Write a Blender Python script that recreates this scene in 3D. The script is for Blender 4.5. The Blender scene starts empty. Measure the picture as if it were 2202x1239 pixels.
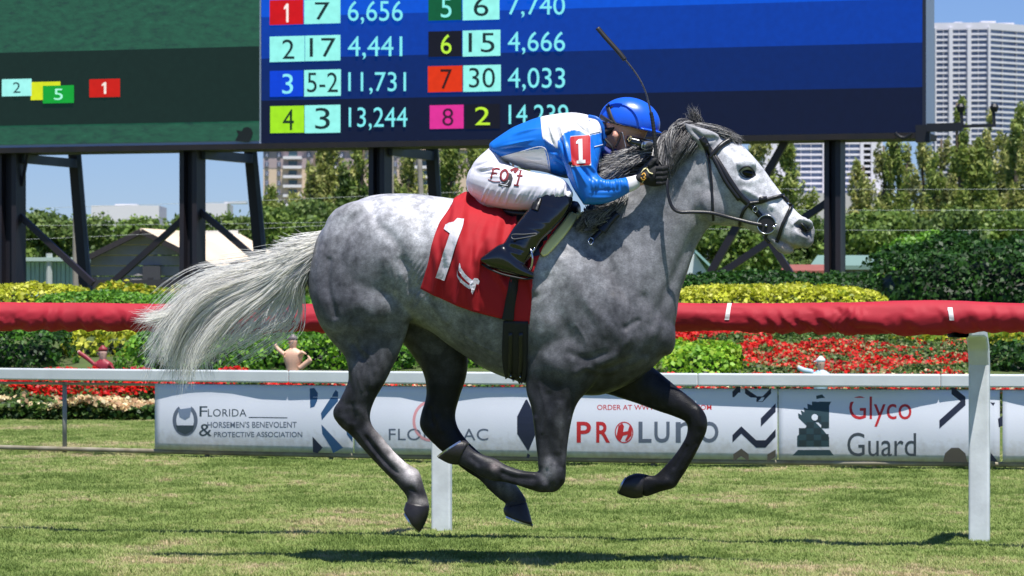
import bpy, bmesh, math, random
import numpy as np
from mathutils import Vector, Matrix, noise
from mathutils.bvhtree import BVHTree
import mathutils.geometry as mg
random.seed(7); RNG = np.random.default_rng(7)
R = math.radians
sc = bpy.context.scene
C = sc.collection
# ------------------------------------------------------------------ camera, sky, sun
F = 7200.0            # focal length in photo pixels (2202 px wide)
HOR = 690.0           # height of the horizon in the photo
EYE = Vector((0, 0, 1.1))
cd = bpy.data.cameras.new('camera'); cam = bpy.data.objects.new('camera', cd); C.objects.link(cam)
cam.location = EYE; cam.rotation_euler = (R(90), 0, 0)
cd.sensor_width = 36; cd.lens = F / 2202 * 36
cd.shift_y = (HOR - 619.5) / 2202
cd.clip_start = 0.5; cd.clip_end = 6000
cd.dof.use_dof = True; cd.dof.focus_distance = 15; cd.dof.aperture_fstop = 13
sc.camera = cam
SUN = Vector((0.09, -0.31, 0.945)).normalized()
w = bpy.data.worlds.new('World'); sc.world = w; w.use_nodes = True
nt = w.node_tree; bg = nt.nodes['Background']
sky = nt.nodes.new('ShaderNodeTexSky'); sky.sky_type = 'NISHITA'; sky.sun_disc = False
sky.sun_elevation = math.asin(SUN.z); sky.sun_rotation = math.atan2(SUN.x, SUN.y)
sky.air_density = 1.0; sky.dust_density = 0.0; sky.ozone_density = 4.0; sky.altitude = 0
tint = nt.nodes.new('ShaderNodeMix'); tint.data_type = 'RGBA'; tint.blend_type = 'MULTIPLY'; tint.inputs[0].default_value = 1; tint.inputs[7].default_value = (.70, .85, 1.30, 1)
nt.links.new(sky.outputs[0], tint.inputs[6]); nt.links.new(tint.outputs[2], bg.inputs[0]); bg.inputs[1].default_value = 0.068
sl = bpy.data.lights.new('sun', 'SUN'); sl.energy = 5.0; sl.angle = R(0.53); sl.color = (1, .965, .91)
so = bpy.data.objects.new('sun', sl); C.objects.link(so)
so.rotation_euler = SUN.to_track_quat('Z', 'Y').to_euler(); so.location = (0, -5, 20)
sc.view_settings.view_transform = 'Standard'; sc.view_settings.look = 'None'
sc.view_settings.exposure = 0.38; sc.view_settings.gamma = 1
sc.view_settings.use_curve_mapping = False

# ------------------------------------------------------------------ helpers
def ray(px, py): return Vector(((px - 1101) / F, 1, (HOR - py) / F))
def atd(px, py, d): return EYE + ray(px, py) * d
def plane(d, deg):
    a = R(deg); n = Vector((math.sin(a), math.cos(a), 0)); u = Vector((math.cos(a), -math.sin(a), 0))
    def P(px, py, off=0.0):
        r = ray(px, py); return EYE + r * ((d * math.cos(a) - off) / n.dot(r))
    P.n = -n; P.u = u                                   # P.n points to the camera side
    return P
def lin(c): return tuple((x / 12.92 if x <= .04045 else ((x + .055) / 1.055) ** 2.4) for x in c)
def srgb(r, g, b): return lin((r / 255, g / 255, b / 255))
def tag(o, label=None, cat=None, group=None, kind=None):
    if label: o['label'] = label
    if cat: o['category'] = cat
    if group: o['group'] = group
    if kind: o['kind'] = kind
    return o
def empty(name, loc=(0, 0, 0)):
    o = bpy.data.objects.new(name, None); o.location = loc; C.objects.link(o); return o
def link(name, me, mat=None, parent=None, smooth=False):
    o = bpy.data.objects.new(name, me)
    if mat:
        for m in (mat if isinstance(mat, (list, tuple)) else [mat]): me.materials.append(m)
    C.objects.link(o)
    if parent:
        o.parent = parent; o.matrix_parent_inverse = Matrix.Translation(-Vector(parent.location))
    if smooth: me.polygons.foreach_set('use_smooth', [True] * len(me.polygons))
    return o
class MB:
    def __init__(s): s.v = []; s.f = []
    def add(s, vs, fs):
        n = len(s.v); s.v += [tuple(v) for v in vs]; s.f += [tuple(i + n for i in f) for f in fs]; return s
    def box(s, x0, x1, y0, y1, z0, z1, M=None):
        v = [Vector((x, y, z)) for x in (x0, x1) for y in (y0, y1) for z in (z0, z1)]
        if M is not None: v = [M @ p for p in v]
        return s.add(v, [(0, 1, 3, 2), (4, 6, 7, 5), (0, 4, 5, 1), (2, 3, 7, 6), (0, 2, 6, 4), (1, 5, 7, 3)])
    def bar(s, a, b, w, d, up=None):
        a = Vector(a); b = Vector(b); t = (b - a).normalized()
        up = Vector(up) if up else (Vector((0, 0, 1)) if abs(t.z) < .9 else Vector((0, 1, 0)))
        x = t.cross(up).normalized(); y = x.cross(t).normalized()
        v = [p + x * sx * w / 2 + y * sy * d / 2 for p in (a, b) for sx, sy in ((-1, -1), (1, -1), (1, 1), (-1, 1))]
        return s.add(v, [(3, 2, 1, 0), (4, 5, 6, 7), (0, 1, 5, 4), (1, 2, 6, 5), (2, 3, 7, 6), (3, 0, 4, 7)])
    def tube(s, pts, r, n=8, cap=True, flat=1.0, upv=None):
        pts = [Vector(p) for p in pts]; rr = r if isinstance(r, (list, tuple)) else [r] * len(pts)
        rings = []; up = Vector(upv) if upv else Vector((0.13, 0.31, 0.94))
        for i, p in enumerate(pts):
            t = (pts[min(i + 1, len(pts) - 1)] - pts[max(i - 1, 0)]).normalized()
            x = t.cross(up)
            x = x.normalized() if x.length > 1e-5 else Vector((1, 0, 0))
            y = x.cross(t).normalized()
            rings.append([p + (x * math.cos(2 * math.pi * k / n) * flat + y * math.sin(2 * math.pi * k / n)) * rr[i] for k in range(n)])
        vs = [v for rg in rings for v in rg]; fs = []
        for i in range(len(pts) - 1):
            for k in range(n):
                k2 = (k + 1) % n; fs.append((i * n + k, i * n + k2, (i + 1) * n + k2, (i + 1) * n + k))
        if cap: fs.append(tuple(range(n))[::-1]); fs.append(tuple((len(pts) - 1) * n + k for k in range(n)))
        return s.add(vs, fs)
    def poly(s, pts):
        pts = [Vector(p) for p in pts]
        tr = mg.tessellate_polygon([pts]); return s.add(pts, [tuple(t) for t in tr])
    def prism(s, front, shift):
        front = [Vector(p) for p in front]; n = len(front); sh = Vector(shift)
        tr = mg.tessellate_polygon([front])
        s.add(front + [p + sh for p in front], [tuple(t) for t in tr] + [tuple(i + n for i in t)[::-1] for t in tr] +
              [(i, (i + 1) % n, (i + 1) % n + n, i + n) for i in range(n)]); return s
    def mesh(s, name):
        me = bpy.data.meshes.new(name); me.from_pydata(s.v, [], s.f); me.update(); return me
    def build(s, name, mat=None, parent=None, smooth=False): return link(name, s.mesh(name), mat, parent, smooth)
def fixn(o):
    bm = bmesh.new(); bm.from_mesh(o.data); bmesh.ops.recalc_face_normals(bm, faces=bm.faces); bm.to_mesh(o.data); bm.free(); return o

# ------------------------------------------------------------------ materials
def mat(name, col, rough=.6, metal=0, spec=.5, var=0, vscale=5, bump=0, bscale=40, coat=0, sheen=0, attr=None, col2=None, trans=0, emit=0):
    m = bpy.data.materials.new(name); m.use_nodes = True; n = m.node_tree; b = n.nodes['Principled BSDF']
    b.inputs['Roughness'].default_value = rough; b.inputs['Metallic'].default_value = metal
    b.inputs['Specular IOR Level'].default_value = spec; b.inputs['Coat Weight'].default_value = coat
    if sheen: b.inputs['Sheen Weight'].default_value = sheen
    base = (*col, 1); b.inputs['Base Color'].default_value = base
    src = None
    if attr:
        a = n.nodes.new('ShaderNodeAttribute'); a.attribute_name = attr; src = a.outputs['Color']
    tc = n.nodes.new('ShaderNodeTexCoord')
    if var or col2:
        nz = n.nodes.new('ShaderNodeTexNoise'); nz.inputs['Scale'].default_value = vscale; nz.inputs['Detail'].default_value = 6
        n.links.new(tc.outputs['Object'], nz.inputs['Vector'])
        mr = n.nodes.new('ShaderNodeMapRange'); mr.inputs[1].default_value = .3; mr.inputs[2].default_value = .7
        n.links.new(nz.outputs[0], mr.inputs[0])
        if col2:
            mx = n.nodes.new('ShaderNodeMix'); mx.data_type = 'RGBA'
            mx.inputs[6].default_value = base; mx.inputs[7].default_value = (*col2, 1)
            if src: n.links.new(src, mx.inputs[6])
            n.links.new(mr.outputs[0], mx.inputs[0]); src = mx.outputs[2]
        else:
            mr.inputs[3].default_value = 1 - var; mr.inputs[4].default_value = 1 + var
            mx = n.nodes.new('ShaderNodeMix'); mx.data_type = 'RGBA'; mx.blend_type = 'MULTIPLY'; mx.inputs[0].default_value = 1
            mx.inputs[6].default_value = base
            if src: n.links.new(src, mx.inputs[6])
            n.links.new(mr.outputs[0], mx.inputs[7]); src = mx.outputs[2]
    if src: n.links.new(src, b.inputs['Base Color'])
    if bump:
        nb = n.nodes.new('ShaderNodeTexNoise'); nb.inputs['Scale'].default_value = bscale; nb.inputs['Detail'].default_value = 5
        n.links.new(tc.outputs['Object'], nb.inputs['Vector'])
        bp = n.nodes.new('ShaderNodeBump'); bp.inputs['Strength'].default_value = 1; bp.inputs['Distance'].default_value = bump
        n.links.new(nb.outputs[0], bp.inputs['Height']); n.links.new(bp.outputs[0], b.inputs['Normal'])
    if trans:
        out = n.nodes['Material Output']; t = n.nodes.new('ShaderNodeBsdfTranslucent'); ms = n.nodes.new('ShaderNodeMixShader')
        ms.inputs[0].default_value = trans
        if src: n.links.new(src, t.inputs[0])
        else: t.inputs[0].default_value = base
        n.links.new(b.outputs[0], ms.inputs[1]); n.links.new(t.outputs[0], ms.inputs[2]); n.links.new(ms.outputs[0], out.inputs[0])
    if emit:
        b.inputs['Emission Color'].default_value = base; b.inputs['Emission Strength'].default_value = emit
        b.inputs['Base Color'].default_value = (.008, .008, .008, 1); b.inputs['Specular IOR Level'].default_value = .1
        if src: n.links.new(src, b.inputs['Emission Color']); n.links.remove(b.inputs['Base Color'].links[0])
    return m
MM = {}
def led(r, g, b):                                       # a lit colour on the LED screen
    k = ('led', r, g, b)
    if k not in MM: MM[k] = mat('lit_screen_colour', srgb(r, g, b), rough=.5, emit=.93, var=.07, vscale=9)
    return MM[k]
def paint(r, g, b, rough=.55, **kw):
    k = ('p', r, g, b, rough)
    if k not in MM: MM[k] = mat('painted_surface', srgb(r, g, b), rough=rough, **kw)
    return MM[k]

# flat print: text and polygons laid on a surface given by a function P(px, py, off)
def text2d(body, shear=0, spacing=1, bold=0.0):
    cu = bpy.data.curves.new('text', 'FONT'); cu.body = body; cu.resolution_u = 4; cu.shear = shear; cu.space_character = spacing
    cu.offset = bold
    o = bpy.data.objects.new('text', cu); C.objects.link(o)
    bpy.context.view_layer.update()
    me = bpy.data.meshes.new_from_object(o.evaluated_get(bpy.context.evaluated_depsgraph_get()))
    bpy.data.objects.remove(o); bpy.data.curves.remove(cu)
    v = np.array([x.co[:2] for x in me.vertices]); f = [tuple(p.vertices) for p in me.polygons]
    bpy.data.meshes.remove(me); return v, f
def text_px(body, quad, P, off, m, parent, name='lettering', shear=0, spacing=1, bold=0.0):
    """quad = (x0, y_top, x1, y_bottom, y_top_at_x1 (optional)) in photo pixels"""
    v, f = text2d(body, shear, spacing, bold)
    mn = v.min(0); mx = v.max(0); x0, y0, x1, y1 = quad[:4]; dy = quad[4] - y0 if len(quad) > 4 else 0
    pts = []
    for a in v:
        s = (a[0] - mn[0]) / (mx[0] - mn[0]); t = (a[1] - mn[1]) / (mx[1] - mn[1])
        pts.append(P(x0 + s * (x1 - x0), y1 + t * (y0 - y1) + dy * s, off))
    b = MB(); b.add(pts, f); return b.build(name, m, parent)
def poly_px(pts, P, off, m, parent, name):
    b = MB(); b.poly([P(x, y, off) for x, y in pts]); return b.build(name, m, parent)

# leaves: many small faces spread over and through a volume
def leafmesh(name, pts, nrm, size, mats, midx=None, elong=1.6, jit=.7):
    n = len(pts); rd = RNG.normal(size=(n, 3)); nn = nrm + rd * jit; nn /= np.linalg.norm(nn, axis=1)[:, None] + 1e-9
    t = np.cross(nn, RNG.normal(size=(n, 3))); t /= np.linalg.norm(t, axis=1)[:, None] + 1e-9
    b = np.cross(nn, t); s = (size * RNG.uniform(.6, 1.3, n))[:, None]
    v = np.empty((n, 4, 3)); v[:, 0] = pts - t * s * elong / 2; v[:, 1] = pts + b * s / 2 + nn * s * .12
    v[:, 2] = pts + t * s * elong / 2; v[:, 3] = pts - b * s / 2 + nn * s * .12
    me = bpy.data.meshes.new(name); me.vertices.add(n * 4); me.loops.add(n * 4); me.polygons.add(n)
    me.vertices.foreach_set('co', v.reshape(-1)); me.loops.foreach_set('vertex_index', np.arange(n * 4, dtype=np.int32))
    me.polygons.foreach_set('loop_start', np.arange(n, dtype=np.int32) * 4)
    for m in mats: me.materials.append(m)
    if midx is not None: me.polygons.foreach_set('material_index', midx.astype(np.int32))
    me.update(calc_edges=True); return me
_PG = np.random.default_rng(99).normal(size=(512, 3)); _PG /= np.linalg.norm(_PG, axis=1)[:, None]
_PP = np.random.default_rng(98).permutation(512).astype(np.int64)
def nz3(p, s, seed=0):
    """gradient noise of many points at once, about -1..1"""
    q = np.asarray(p, float) * s + np.array([seed * 17.13, seed * 3.7, seed * 9.1]); i = np.floor(q).astype(np.int64); f = q - i
    u = f * f * f * (f * (f * 6 - 15) + 10); out = np.zeros(len(q))
    for dx in (0, 1):
        for dy in (0, 1):
            for dz in (0, 1):
                h = _PP[(_PP[(_PP[(i[:, 0] + dx) & 511] + i[:, 1] + dy) & 511] + i[:, 2] + dz) & 511]
                g = _PG[h]; d = g[:, 0] * (f[:, 0] - dx) + g[:, 1] * (f[:, 1] - dy) + g[:, 2] * (f[:, 2] - dz)
                w_ = (u[:, 0] if dx else 1 - u[:, 0]) * (u[:, 1] if dy else 1 - u[:, 1]) * (u[:, 2] if dz else 1 - u[:, 2]); out += w_ * d
    return out * 1.5

# solid modelling: overlapping closed shells -> one continuous smooth skin
def remesh(mb, voxel, smooth=3, name='body'):
    me = mb.mesh(name); bm = bmesh.new(); bm.from_mesh(me); bmesh.ops.recalc_face_normals(bm, faces=bm.faces); bm.to_mesh(me); bm.free()
    o = bpy.data.objects.new(name, me); C.objects.link(o)
    md = o.modifiers.new('r', 'REMESH'); md.mode = 'VOXEL'; md.voxel_size = voxel; md.adaptivity = 0
    bpy.context.view_layer.update()
    out = bpy.data.meshes.new_from_object(o.evaluated_get(bpy.context.evaluated_depsgraph_get()))
    bpy.data.objects.remove(o); bpy.data.meshes.remove(me)
    out.name = name
    if smooth: smooth_mesh(out, smooth)
    return out
def getco(me):
    a = np.empty(len(me.vertices) * 3); me.vertices.foreach_get('co', a); return a.reshape(-1, 3)
def setco(me, a): me.vertices.foreach_set('co', a.reshape(-1)); me.update()
def getno(me):
    a = np.empty(len(me.vertices) * 3, dtype=np.float32); me.vertex_normals.foreach_get('vector', a); return a.reshape(-1, 3).astype(float)
def edges(me):
    e = np.empty(len(me.edges) * 2, dtype=np.int32); me.edges.foreach_get('vertices', e); return e.reshape(-1, 2)
def lap(co, e, n):
    s = np.zeros_like(co); 
    for k in range(3):
        s[:, k] = np.bincount(e[:, 0], co[e[:, 1], k], n) + np.bincount(e[:, 1], co[e[:, 0], k], n)
    d = np.bincount(e[:, 0], minlength=n) + np.bincount(e[:, 1], minlength=n)
    return s / np.maximum(d, 1)[:, None]
def smooth_mesh(me, it, w=None, lam=.6, mu=-.62):
    co = getco(me); e = edges(me); n = len(co)
    for _ in range(it):
        for f in (lam, mu):
            d = (lap(co, e, n) - co) * f
            co = co + (d if w is None else d * w[:, None])
    setco(me, co)
def shrink_smooth(me, it, w):
    co = getco(me); e = edges(me); n = len(co)
    for _ in range(it): co = co + (lap(co, e, n) - co) * (.5 * w)[:, None]
    setco(me, co)
def catmull(arr, sub):
    a = np.array(arr, float); out = []
    n = len(a)
    for i in range(n - 1):
        p0 = a[max(i - 1, 0)]; p1 = a[i]; p2 = a[i + 1]; p3 = a[min(i + 2, n - 1)]
        for j in range(sub):
            t = j / sub
            out.append(.5 * ((2 * p1) + (-p0 + p2) * t + (2 * p0 - 5 * p1 + 4 * p2 - p3) * t * t + (-p0 + 3 * p1 - 3 * p2 + p3) * t ** 3))
    out.append(a[-1]); return np.array(out)
def loft(mb, P, secs, n=24, sub=4, capr=.6, sq=1.0):
    """secs rows: ax, ay, bx, by, half width, offset, egg -- two silhouette points in the photo and the thickness across"""
    S = [list(s) + [0] * (7 - len(s)) for s in secs]
    if len(S) == 1: S = [S[0], [v + (.01 if i < 4 else 0) for i, v in enumerate(S[0])]]
    S = catmull(S, sub)
    rings = []
    def ring(M, a, l, k):
        r = []
        for i in range(n):
            t = 2 * math.pi * i / n; c, s = math.cos(t), math.sin(t)
            sx = math.copysign(abs(s) ** sq, s) * (1 - k * c)
            r.append(M + a * c + l * sx)
        return r
    fr = []
    for ax, ay, bx, by, hw, off, k in S:
        A = P(ax, ay, off); B = P(bx, by, off); fr.append(((A + B) / 2, (A - B) / 2, P.n * hw, k))
    # rounded ends
    def cap(f0, f1):
        d = (f0[0] - f1[0]); d = d.normalized() if d.length > 1e-6 else Vector((0, 0, 0)); rr = min(f0[1].length, f0[2].length) * capr
        return [(f0[0] + d * rr * math.sin(t), f0[1] * math.cos(t), f0[2] * math.cos(t), f0[3]) for t in (1.35, 1.0, .6)]
    fr = cap(fr[0], fr[1]) + fr + cap(fr[-1], fr[-2])[::-1]
    for M, a, l, k in fr: rings.append(ring(M, a, l, k))
    vs = [v for r in rings for v in r]; fs = []
    for i in range(len(rings) - 1):
        for j in range(n): fs.append((i * n + j, i * n + (j + 1) % n, (i + 1) * n + (j + 1) % n, (i + 1) * n + j))
    fs.append(tuple(range(n))[::-1]); fs.append(tuple((len(rings) - 1) * n + j for j in range(n)))
    mb.add(vs, fs); return mb
def ball(mb, c, rx, ry, rz, M=None, n=16):
    vs = []; fs = []; c = Vector(c)
    for i in range(n + 1):
        a = math.pi * i / n
        for j in range(2 * n):
            b = math.pi * j / n; v = Vector((rx * math.sin(a) * math.cos(b), ry * math.sin(a) * math.sin(b), rz * math.cos(a)))
            vs.append(c + (M @ v if M is not None else v))
    for i in range(n):
        for j in range(2 * n): fs.append((i * 2 * n + j, (i + 1) * 2 * n + j, (i + 1) * 2 * n + (j + 1) % (2 * n), i * 2 * n + (j + 1) % (2 * n)))
    mb.add(vs, fs); return mb
def bvh(o_or_me):
    me = o_or_me.data if hasattr(o_or_me, 'data') else o_or_me
    co = getco(me); return BVHTree.FromPolygons([tuple(v) for v in co], [tuple(p.vertices) for p in me.polygons])
def setcol(me, col, name='col'):
    a = me.color_attributes.new(name, 'FLOAT_COLOR', 'POINT'); c = np.ones((len(col), 4)); c[:, :3] = col
    a.data.foreach_set('color', c.reshape(-1).astype(np.float32))
def topx(co):
    d = co[:, 1]; return 1101 + F * co[:, 0] / d, HOR - F * (co[:, 2] - 1.1) / d
# ------------------------------------------------------------------ ground
def turf_ground():
    m = mat('turf', srgb(140, 158, 92), rough=.95, spec=.1)
    n = m.node_tree; b = n.nodes['Principled BSDF']; tc = n.nodes.new('ShaderNodeTexCoord')
    def nz(s, d=6, st=(1, 1, 1)):
        mp = n.nodes.new('ShaderNodeMapping'); mp.inputs['Scale'].default_value = st; n.links.new(tc.outputs['Object'], mp.inputs[0])
        a = n.nodes.new('ShaderNodeTexNoise'); a.inputs['Scale'].default_value = s; a.inputs['Detail'].default_value = d
        n.links.new(mp.outputs[0], a.inputs['Vector']); return a.outputs[0]
    def ramp(f, stops):
        r = n.nodes.new('ShaderNodeValToRGB'); e = r.color_ramp.elements
        e[0].position, e[0].color = stops[0][0], (*stops[0][1], 1); e[1].position, e[1].color = stops[-1][0], (*stops[-1][1], 1)
        for p, c in stops[1:-1]: x = e.new(p); x.color = (*c, 1)
        n.links.new(f, r.inputs[0]); return r.outputs[0]
    a = ramp(nz(1.6), [(.35, (.085, .15, .028)), (.5, (.14, .205, .045)), (.62, (.22, .24, .085)), (.72, (.30, .26, .13))])
    c = ramp(nz(26, 8), [(.35, (.3, .3, .3)), (.55, (.85, .85, .85)), (.7, (1.25, 1.2, 1.1))])
    mx = n.nodes.new('ShaderNodeMix'); mx.data_type = 'RGBA'; mx.blend_type = 'MULTIPLY'; mx.inputs[0].default_value = .8
    n.links.new(a, mx.inputs[6]); n.links.new(c, mx.inputs[7]); n.links.new(mx.outputs[2], b.inputs['Base Color'])
    bp = n.nodes.new('ShaderNodeBump'); bp.inputs['Distance'].default_value = .04; n.links.new(nz(18, 8), bp.inputs['Height'])
    n.links.new(bp.outputs[0], b.inputs['Normal'])
    g = MB(); nx = 60
    g.add([(-3000, -20, 0), (3000, -20, 0), (3000, 4500, 0), (-3000, 4500, 0)], [(0, 1, 2, 3)])
    return tag(g.build('ground', m), 'green turf of the track and infield reaching to the horizon', 'ground', kind='structure')
turf_ground()

def grass():
    tufts = []
    mg_ = [mat('grass_blade', srgb(*c), rough=.7, spec=.25, trans=.35, var=.25, vscale=3) for c in
           ((124, 146, 74), (150, 168, 94), (182, 186, 122), (204, 188, 146))]
    hid = bpy.data.collections.new('grass_tufts')
    for k in range(8):
        b = MB(); nb = 16
        for i in range(nb):
            a = random.uniform(0, 6.28); r = random.uniform(0, .035); h = random.uniform(.014, .034)
            lean = random.uniform(.2, 1.3) * h; la = random.uniform(0, 6.28)
            p = Vector((r * math.cos(a), r * math.sin(a), -.004)); wd = random.uniform(.0022, .004)
            s = Vector((math.cos(la + 1.57), math.sin(la + 1.57), 0)) * wd
            m1 = p + Vector((math.cos(la) * lean * .35, math.sin(la) * lean * .35, h * .6)); t = p + Vector((math.cos(la) * lean, math.sin(la) * lean, h))
            b.add([p - s, p + s, m1 + s * .8, m1 - s * .8, t], [(0, 1, 2, 3), (3, 2, 4)])
        me = b.mesh('grass_tuft'); me.materials.append(mg_[(0, 0, 1, 1, 1, 2, 2, 3)[k]])
        o = bpy.data.objects.new('grass_tuft', me); hid.objects.link(o); tufts.append(o)
    # points over the part of the track the camera can see, thinner with distance
    pts = []; tid = []
    n = 135000
    dd = 14.0 + (27.5 - 14.0) * RNG.uniform(0, 1, n) ** 1.15
    xx = RNG.uniform(-1, 1, n) * (dd * .153 + .7)
    far = RNG.uniform(0, 1, n) < .13; dd[far] = RNG.uniform(27.3, 37.0, far.sum()); xx[far] = (RNG.uniform(-60, 380, far.sum()) - 1101) / F * dd[far]
    v = np.zeros((n, 3)); v[:, 0] = xx; v[:, 1] = dd
    me = bpy.data.meshes.new('turf_grass'); me.vertices.add(n); me.vertices.foreach_set('co', v.reshape(-1))
    sv = v * np.array([.8, .55, 0]); patch = .9 * nz3(sv, 1.3, 5) + .8 * nz3(sv, 4.2, 9) + .5 * nz3(sv, 11, 2) + RNG.normal(size=n) * .16 - .05
    idx = np.clip(((patch + .75) / 1.5 * 8), 0, 7).astype(np.int32)
    at = me.attributes.new('tid', 'INT', 'POINT'); at.data.foreach_set('value', idx)
    sca = (.54 + .4 * RNG.uniform(0, 1, n) + .55 * np.clip(nz3(v, 2.6, 2), -1, 1) - .25 * np.clip(patch - .35, 0, 1)).astype(np.float32)
    at = me.attributes.new('sca', 'FLOAT', 'POINT'); at.data.foreach_set('value', np.clip(sca, .18, 1.6))
    o = link('turf_grass', me)
    ng = bpy.data.node_groups.new('scatter_tufts', 'GeometryNodeTree')
    ng.interface.new_socket('Geometry', in_out='INPUT', socket_type='NodeSocketGeometry')
    ng.interface.new_socket('Geometry', in_out='OUTPUT', socket_type='NodeSocketGeometry')
    N = ng.nodes; L = ng.links; gi = N.new('NodeGroupInput'); go = N.new('NodeGroupOutput')
    ip = N.new('GeometryNodeInstanceOnPoints'); ci = N.new('GeometryNodeCollectionInfo'); ci.inputs['Collection'].default_value = hid
    ci.inputs['Separate Children'].default_value = True; ci.inputs['Reset Children'].default_value = True
    ip.inputs['Pick Instance'].default_value = True
    a1 = N.new('GeometryNodeInputNamedAttribute'); a1.data_type = 'INT'; a1.inputs[0].default_value = 'tid'
    a2 = N.new('GeometryNodeInputNamedAttribute'); a2.data_type = 'FLOAT'; a2.inputs[0].default_value = 'sca'
    rv = N.new('FunctionNodeRandomValue'); rv.data_type = 'FLOAT_VECTOR'; rv.inputs[0].default_value = (0, 0, 0); rv.inputs[1].default_value = (.1, .1, 6.28)
    L.new(gi.outputs[0], ip.inputs['Points']); L.new(ci.outputs[0], ip.inputs['Instance']); L.new(a1.outputs[0], ip.inputs['Instance Index'])
    L.new(a2.outputs[0], ip.inputs['Scale']); L.new(rv.outputs[0], ip.inputs['Rotation']); L.new(ip.outputs[0], go.inputs[0])
    md = o.modifiers.new('scatter', 'NODES'); md.node_group = ng
    tag(o, 'short mown green grass with straw coloured patches in front of the rails', 'grass', kind='stuff')
grass()

# ------------------------------------------------------------------ scoreboard (60 m away)
PB = plane(60, 17)
def brect(x0, y0, x1, y1, off, m, parent, name):
    """a rectangle, upright and level on the board, whose middle edges pass the given pixels"""
    yc = (y0 + y1) / 2; xc = (x0 + x1) / 2
    l = PB(x0, yc, off); r = PB(x1, yc, off); zt = PB(xc, y0, off).z; zb = PB(xc, y1, off).z
    b = MB(); b.add([(l.x, l.y, zb), (r.x, r.y, zb), (r.x, r.y, zt), (l.x, l.y, zt)], [(0, 1, 2, 3)])
    return b.build(name, m, parent)
def one_px(x, y0, y1, off, m, parent):
    h = y1 - y0; poly_px([(x - 1, y0), (x + 3.4, y0), (x + 3.4, y1), (x - 1.6, y1), (x - 1.6, y0 + h * .26), (x - 6.5, y0 + h * .32), (x - 6.5, y0 + h * .2)], PB, off, m, parent, 'lettering')
def scoreboard():
    steel = mat('dark_steel', srgb(24, 28, 40), rough=.5, var=.35, vscale=.8, col2=srgb(44, 34, 36))
    steel2 = mat('grey_steel', srgb(62, 70, 86), rough=.5, var=.3, vscale=2)
    dark = paint(16, 18, 26)
    root = empty('scoreboard', PB(1100, 300)); tag(root, 'huge electronic scoreboard on steel legs showing turf video and blue odds columns', 'scoreboard')
    zb = 1.1 + 3.25
    L = PB(-260, 300); Rr = PB(1992, 300); n = PB.n; u = PB.u
    zt = 9.6
    def slab(x0, x1, z0, z1, o0, o1, m, name, parent=root):
        a = PB(x0, 300, 0); c = PB(x1, 300, 0); b = MB()
        v = [Vector((p.x, p.y, z)) + n * o for p in (a, c) for z in (z0, z1) for o in (o0, o1)]
        b.add(v, [(0, 1, 3, 2), (4, 6, 7, 5), (0, 4, 5, 1), (2, 3, 7, 6), (0, 2, 6, 4), (1, 5, 7, 3)])
        return fixn(b.build(name, m, parent))
    slab(-260, 1990, zb, zt, -.9, -.02, paint(150, 165, 185), 'cabinet')
    slab(-262, 1994, zb - .10, zb, -.95, .05, mat('rusty_beam', srgb(18, 18, 24), rough=.7, col2=srgb(34, 28, 26), vscale=3), 'bottom_beam')
    slab(1984, 1991, zb, zt, -.02, .03, paint(30, 36, 54), 'side_frame')
    # screens
    tm = bpy.data.materials.new('video_turf'); tm.use_nodes = True; N = tm.node_tree; b = N.nodes['Principled BSDF']
    tc = N.nodes.new('ShaderNodeTexCoord'); mp = N.nodes.new('ShaderNodeMapping'); mp.inputs['Scale'].default_value = (3, 3, 7.5)
    nz = N.nodes.new('ShaderNodeTexNoise'); nz.inputs['Scale'].default_value = 1.6; nz.inputs['Detail'].default_value = 9; nz.inputs['Roughness'].default_value = .72
    cr = N.nodes.new('ShaderNodeValToRGB'); e = cr.color_ramp.elements; e[0].position = .32; e[0].color = (*srgb(12, 52, 44), 1); e[1].position = .80; e[1].color = (*srgb(52, 126, 100), 1)
    x = e.new(.46); x.color = (*srgb(18, 70, 50), 1); x = e.new(.66); x.color = (*srgb(24, 84, 60), 1)
    N.links.new(tc.outputs['Object'], mp.inputs[0]); N.links.new(mp.outputs[0], nz.inputs['Vector']); N.links.new(nz.outputs[0], cr.inputs[0])
    b.inputs['Base Color'].default_value = (.012, .012, .012, 1); N.links.new(cr.outputs[0], b.inputs['Emission Color']); b.inputs['Emission Strength'].default_value = .95
    scr = brect(-258, -250, 558, 309, .004, tm, root, 'video_screen')
    brect(-258, 110, 558, 268, .012, led(17, 38, 34), scr, 'video_dark_band')  # dark band of the video picture
    sil = [(506, 303), (512, 290), (508, 280), (520, 282), (524, 275), (532, 273), (540, 277), (544, 286), (540, 300), (534, 306)]
    poly_px(sil, PB, .02, led(22, 30, 32), scr, 'video_silhouette')
    for (x0, y0, x1, y1, c, t, tcol, dx) in ((66, 176, 130, 215, (200, 212, 30), '4', (20, 40, 20), 0), (4, 170, 68, 207, (150, 228, 222), '2', (16, 50, 60), 0),
                                   (92, 184, 159, 222, (12, 150, 50), '5', (160, 235, 210), 0), (192, 170, 258, 209, (186, 24, 14), '1', (230, 220, 210), 0)):
        k = brect(x0, y0, x1, y1, .02 + .006 * (c[1] < 200) + (.01 if t == '5' else 0), led(*c), scr, 'runner_marker')
        if t == '1': one_px(225, y0 + 7, y1 - 7, .05, led(*tcol), k)
        elif t != '4': text_px(t, (x0 + 24, y0 + 7, x1 - 24, y1 - 7), PB, .05, led(*tcol), k)
    dp = brect(562, -250, 1985, 296, .004, led(6, 18, 52), root, 'odds_screen')
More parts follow.
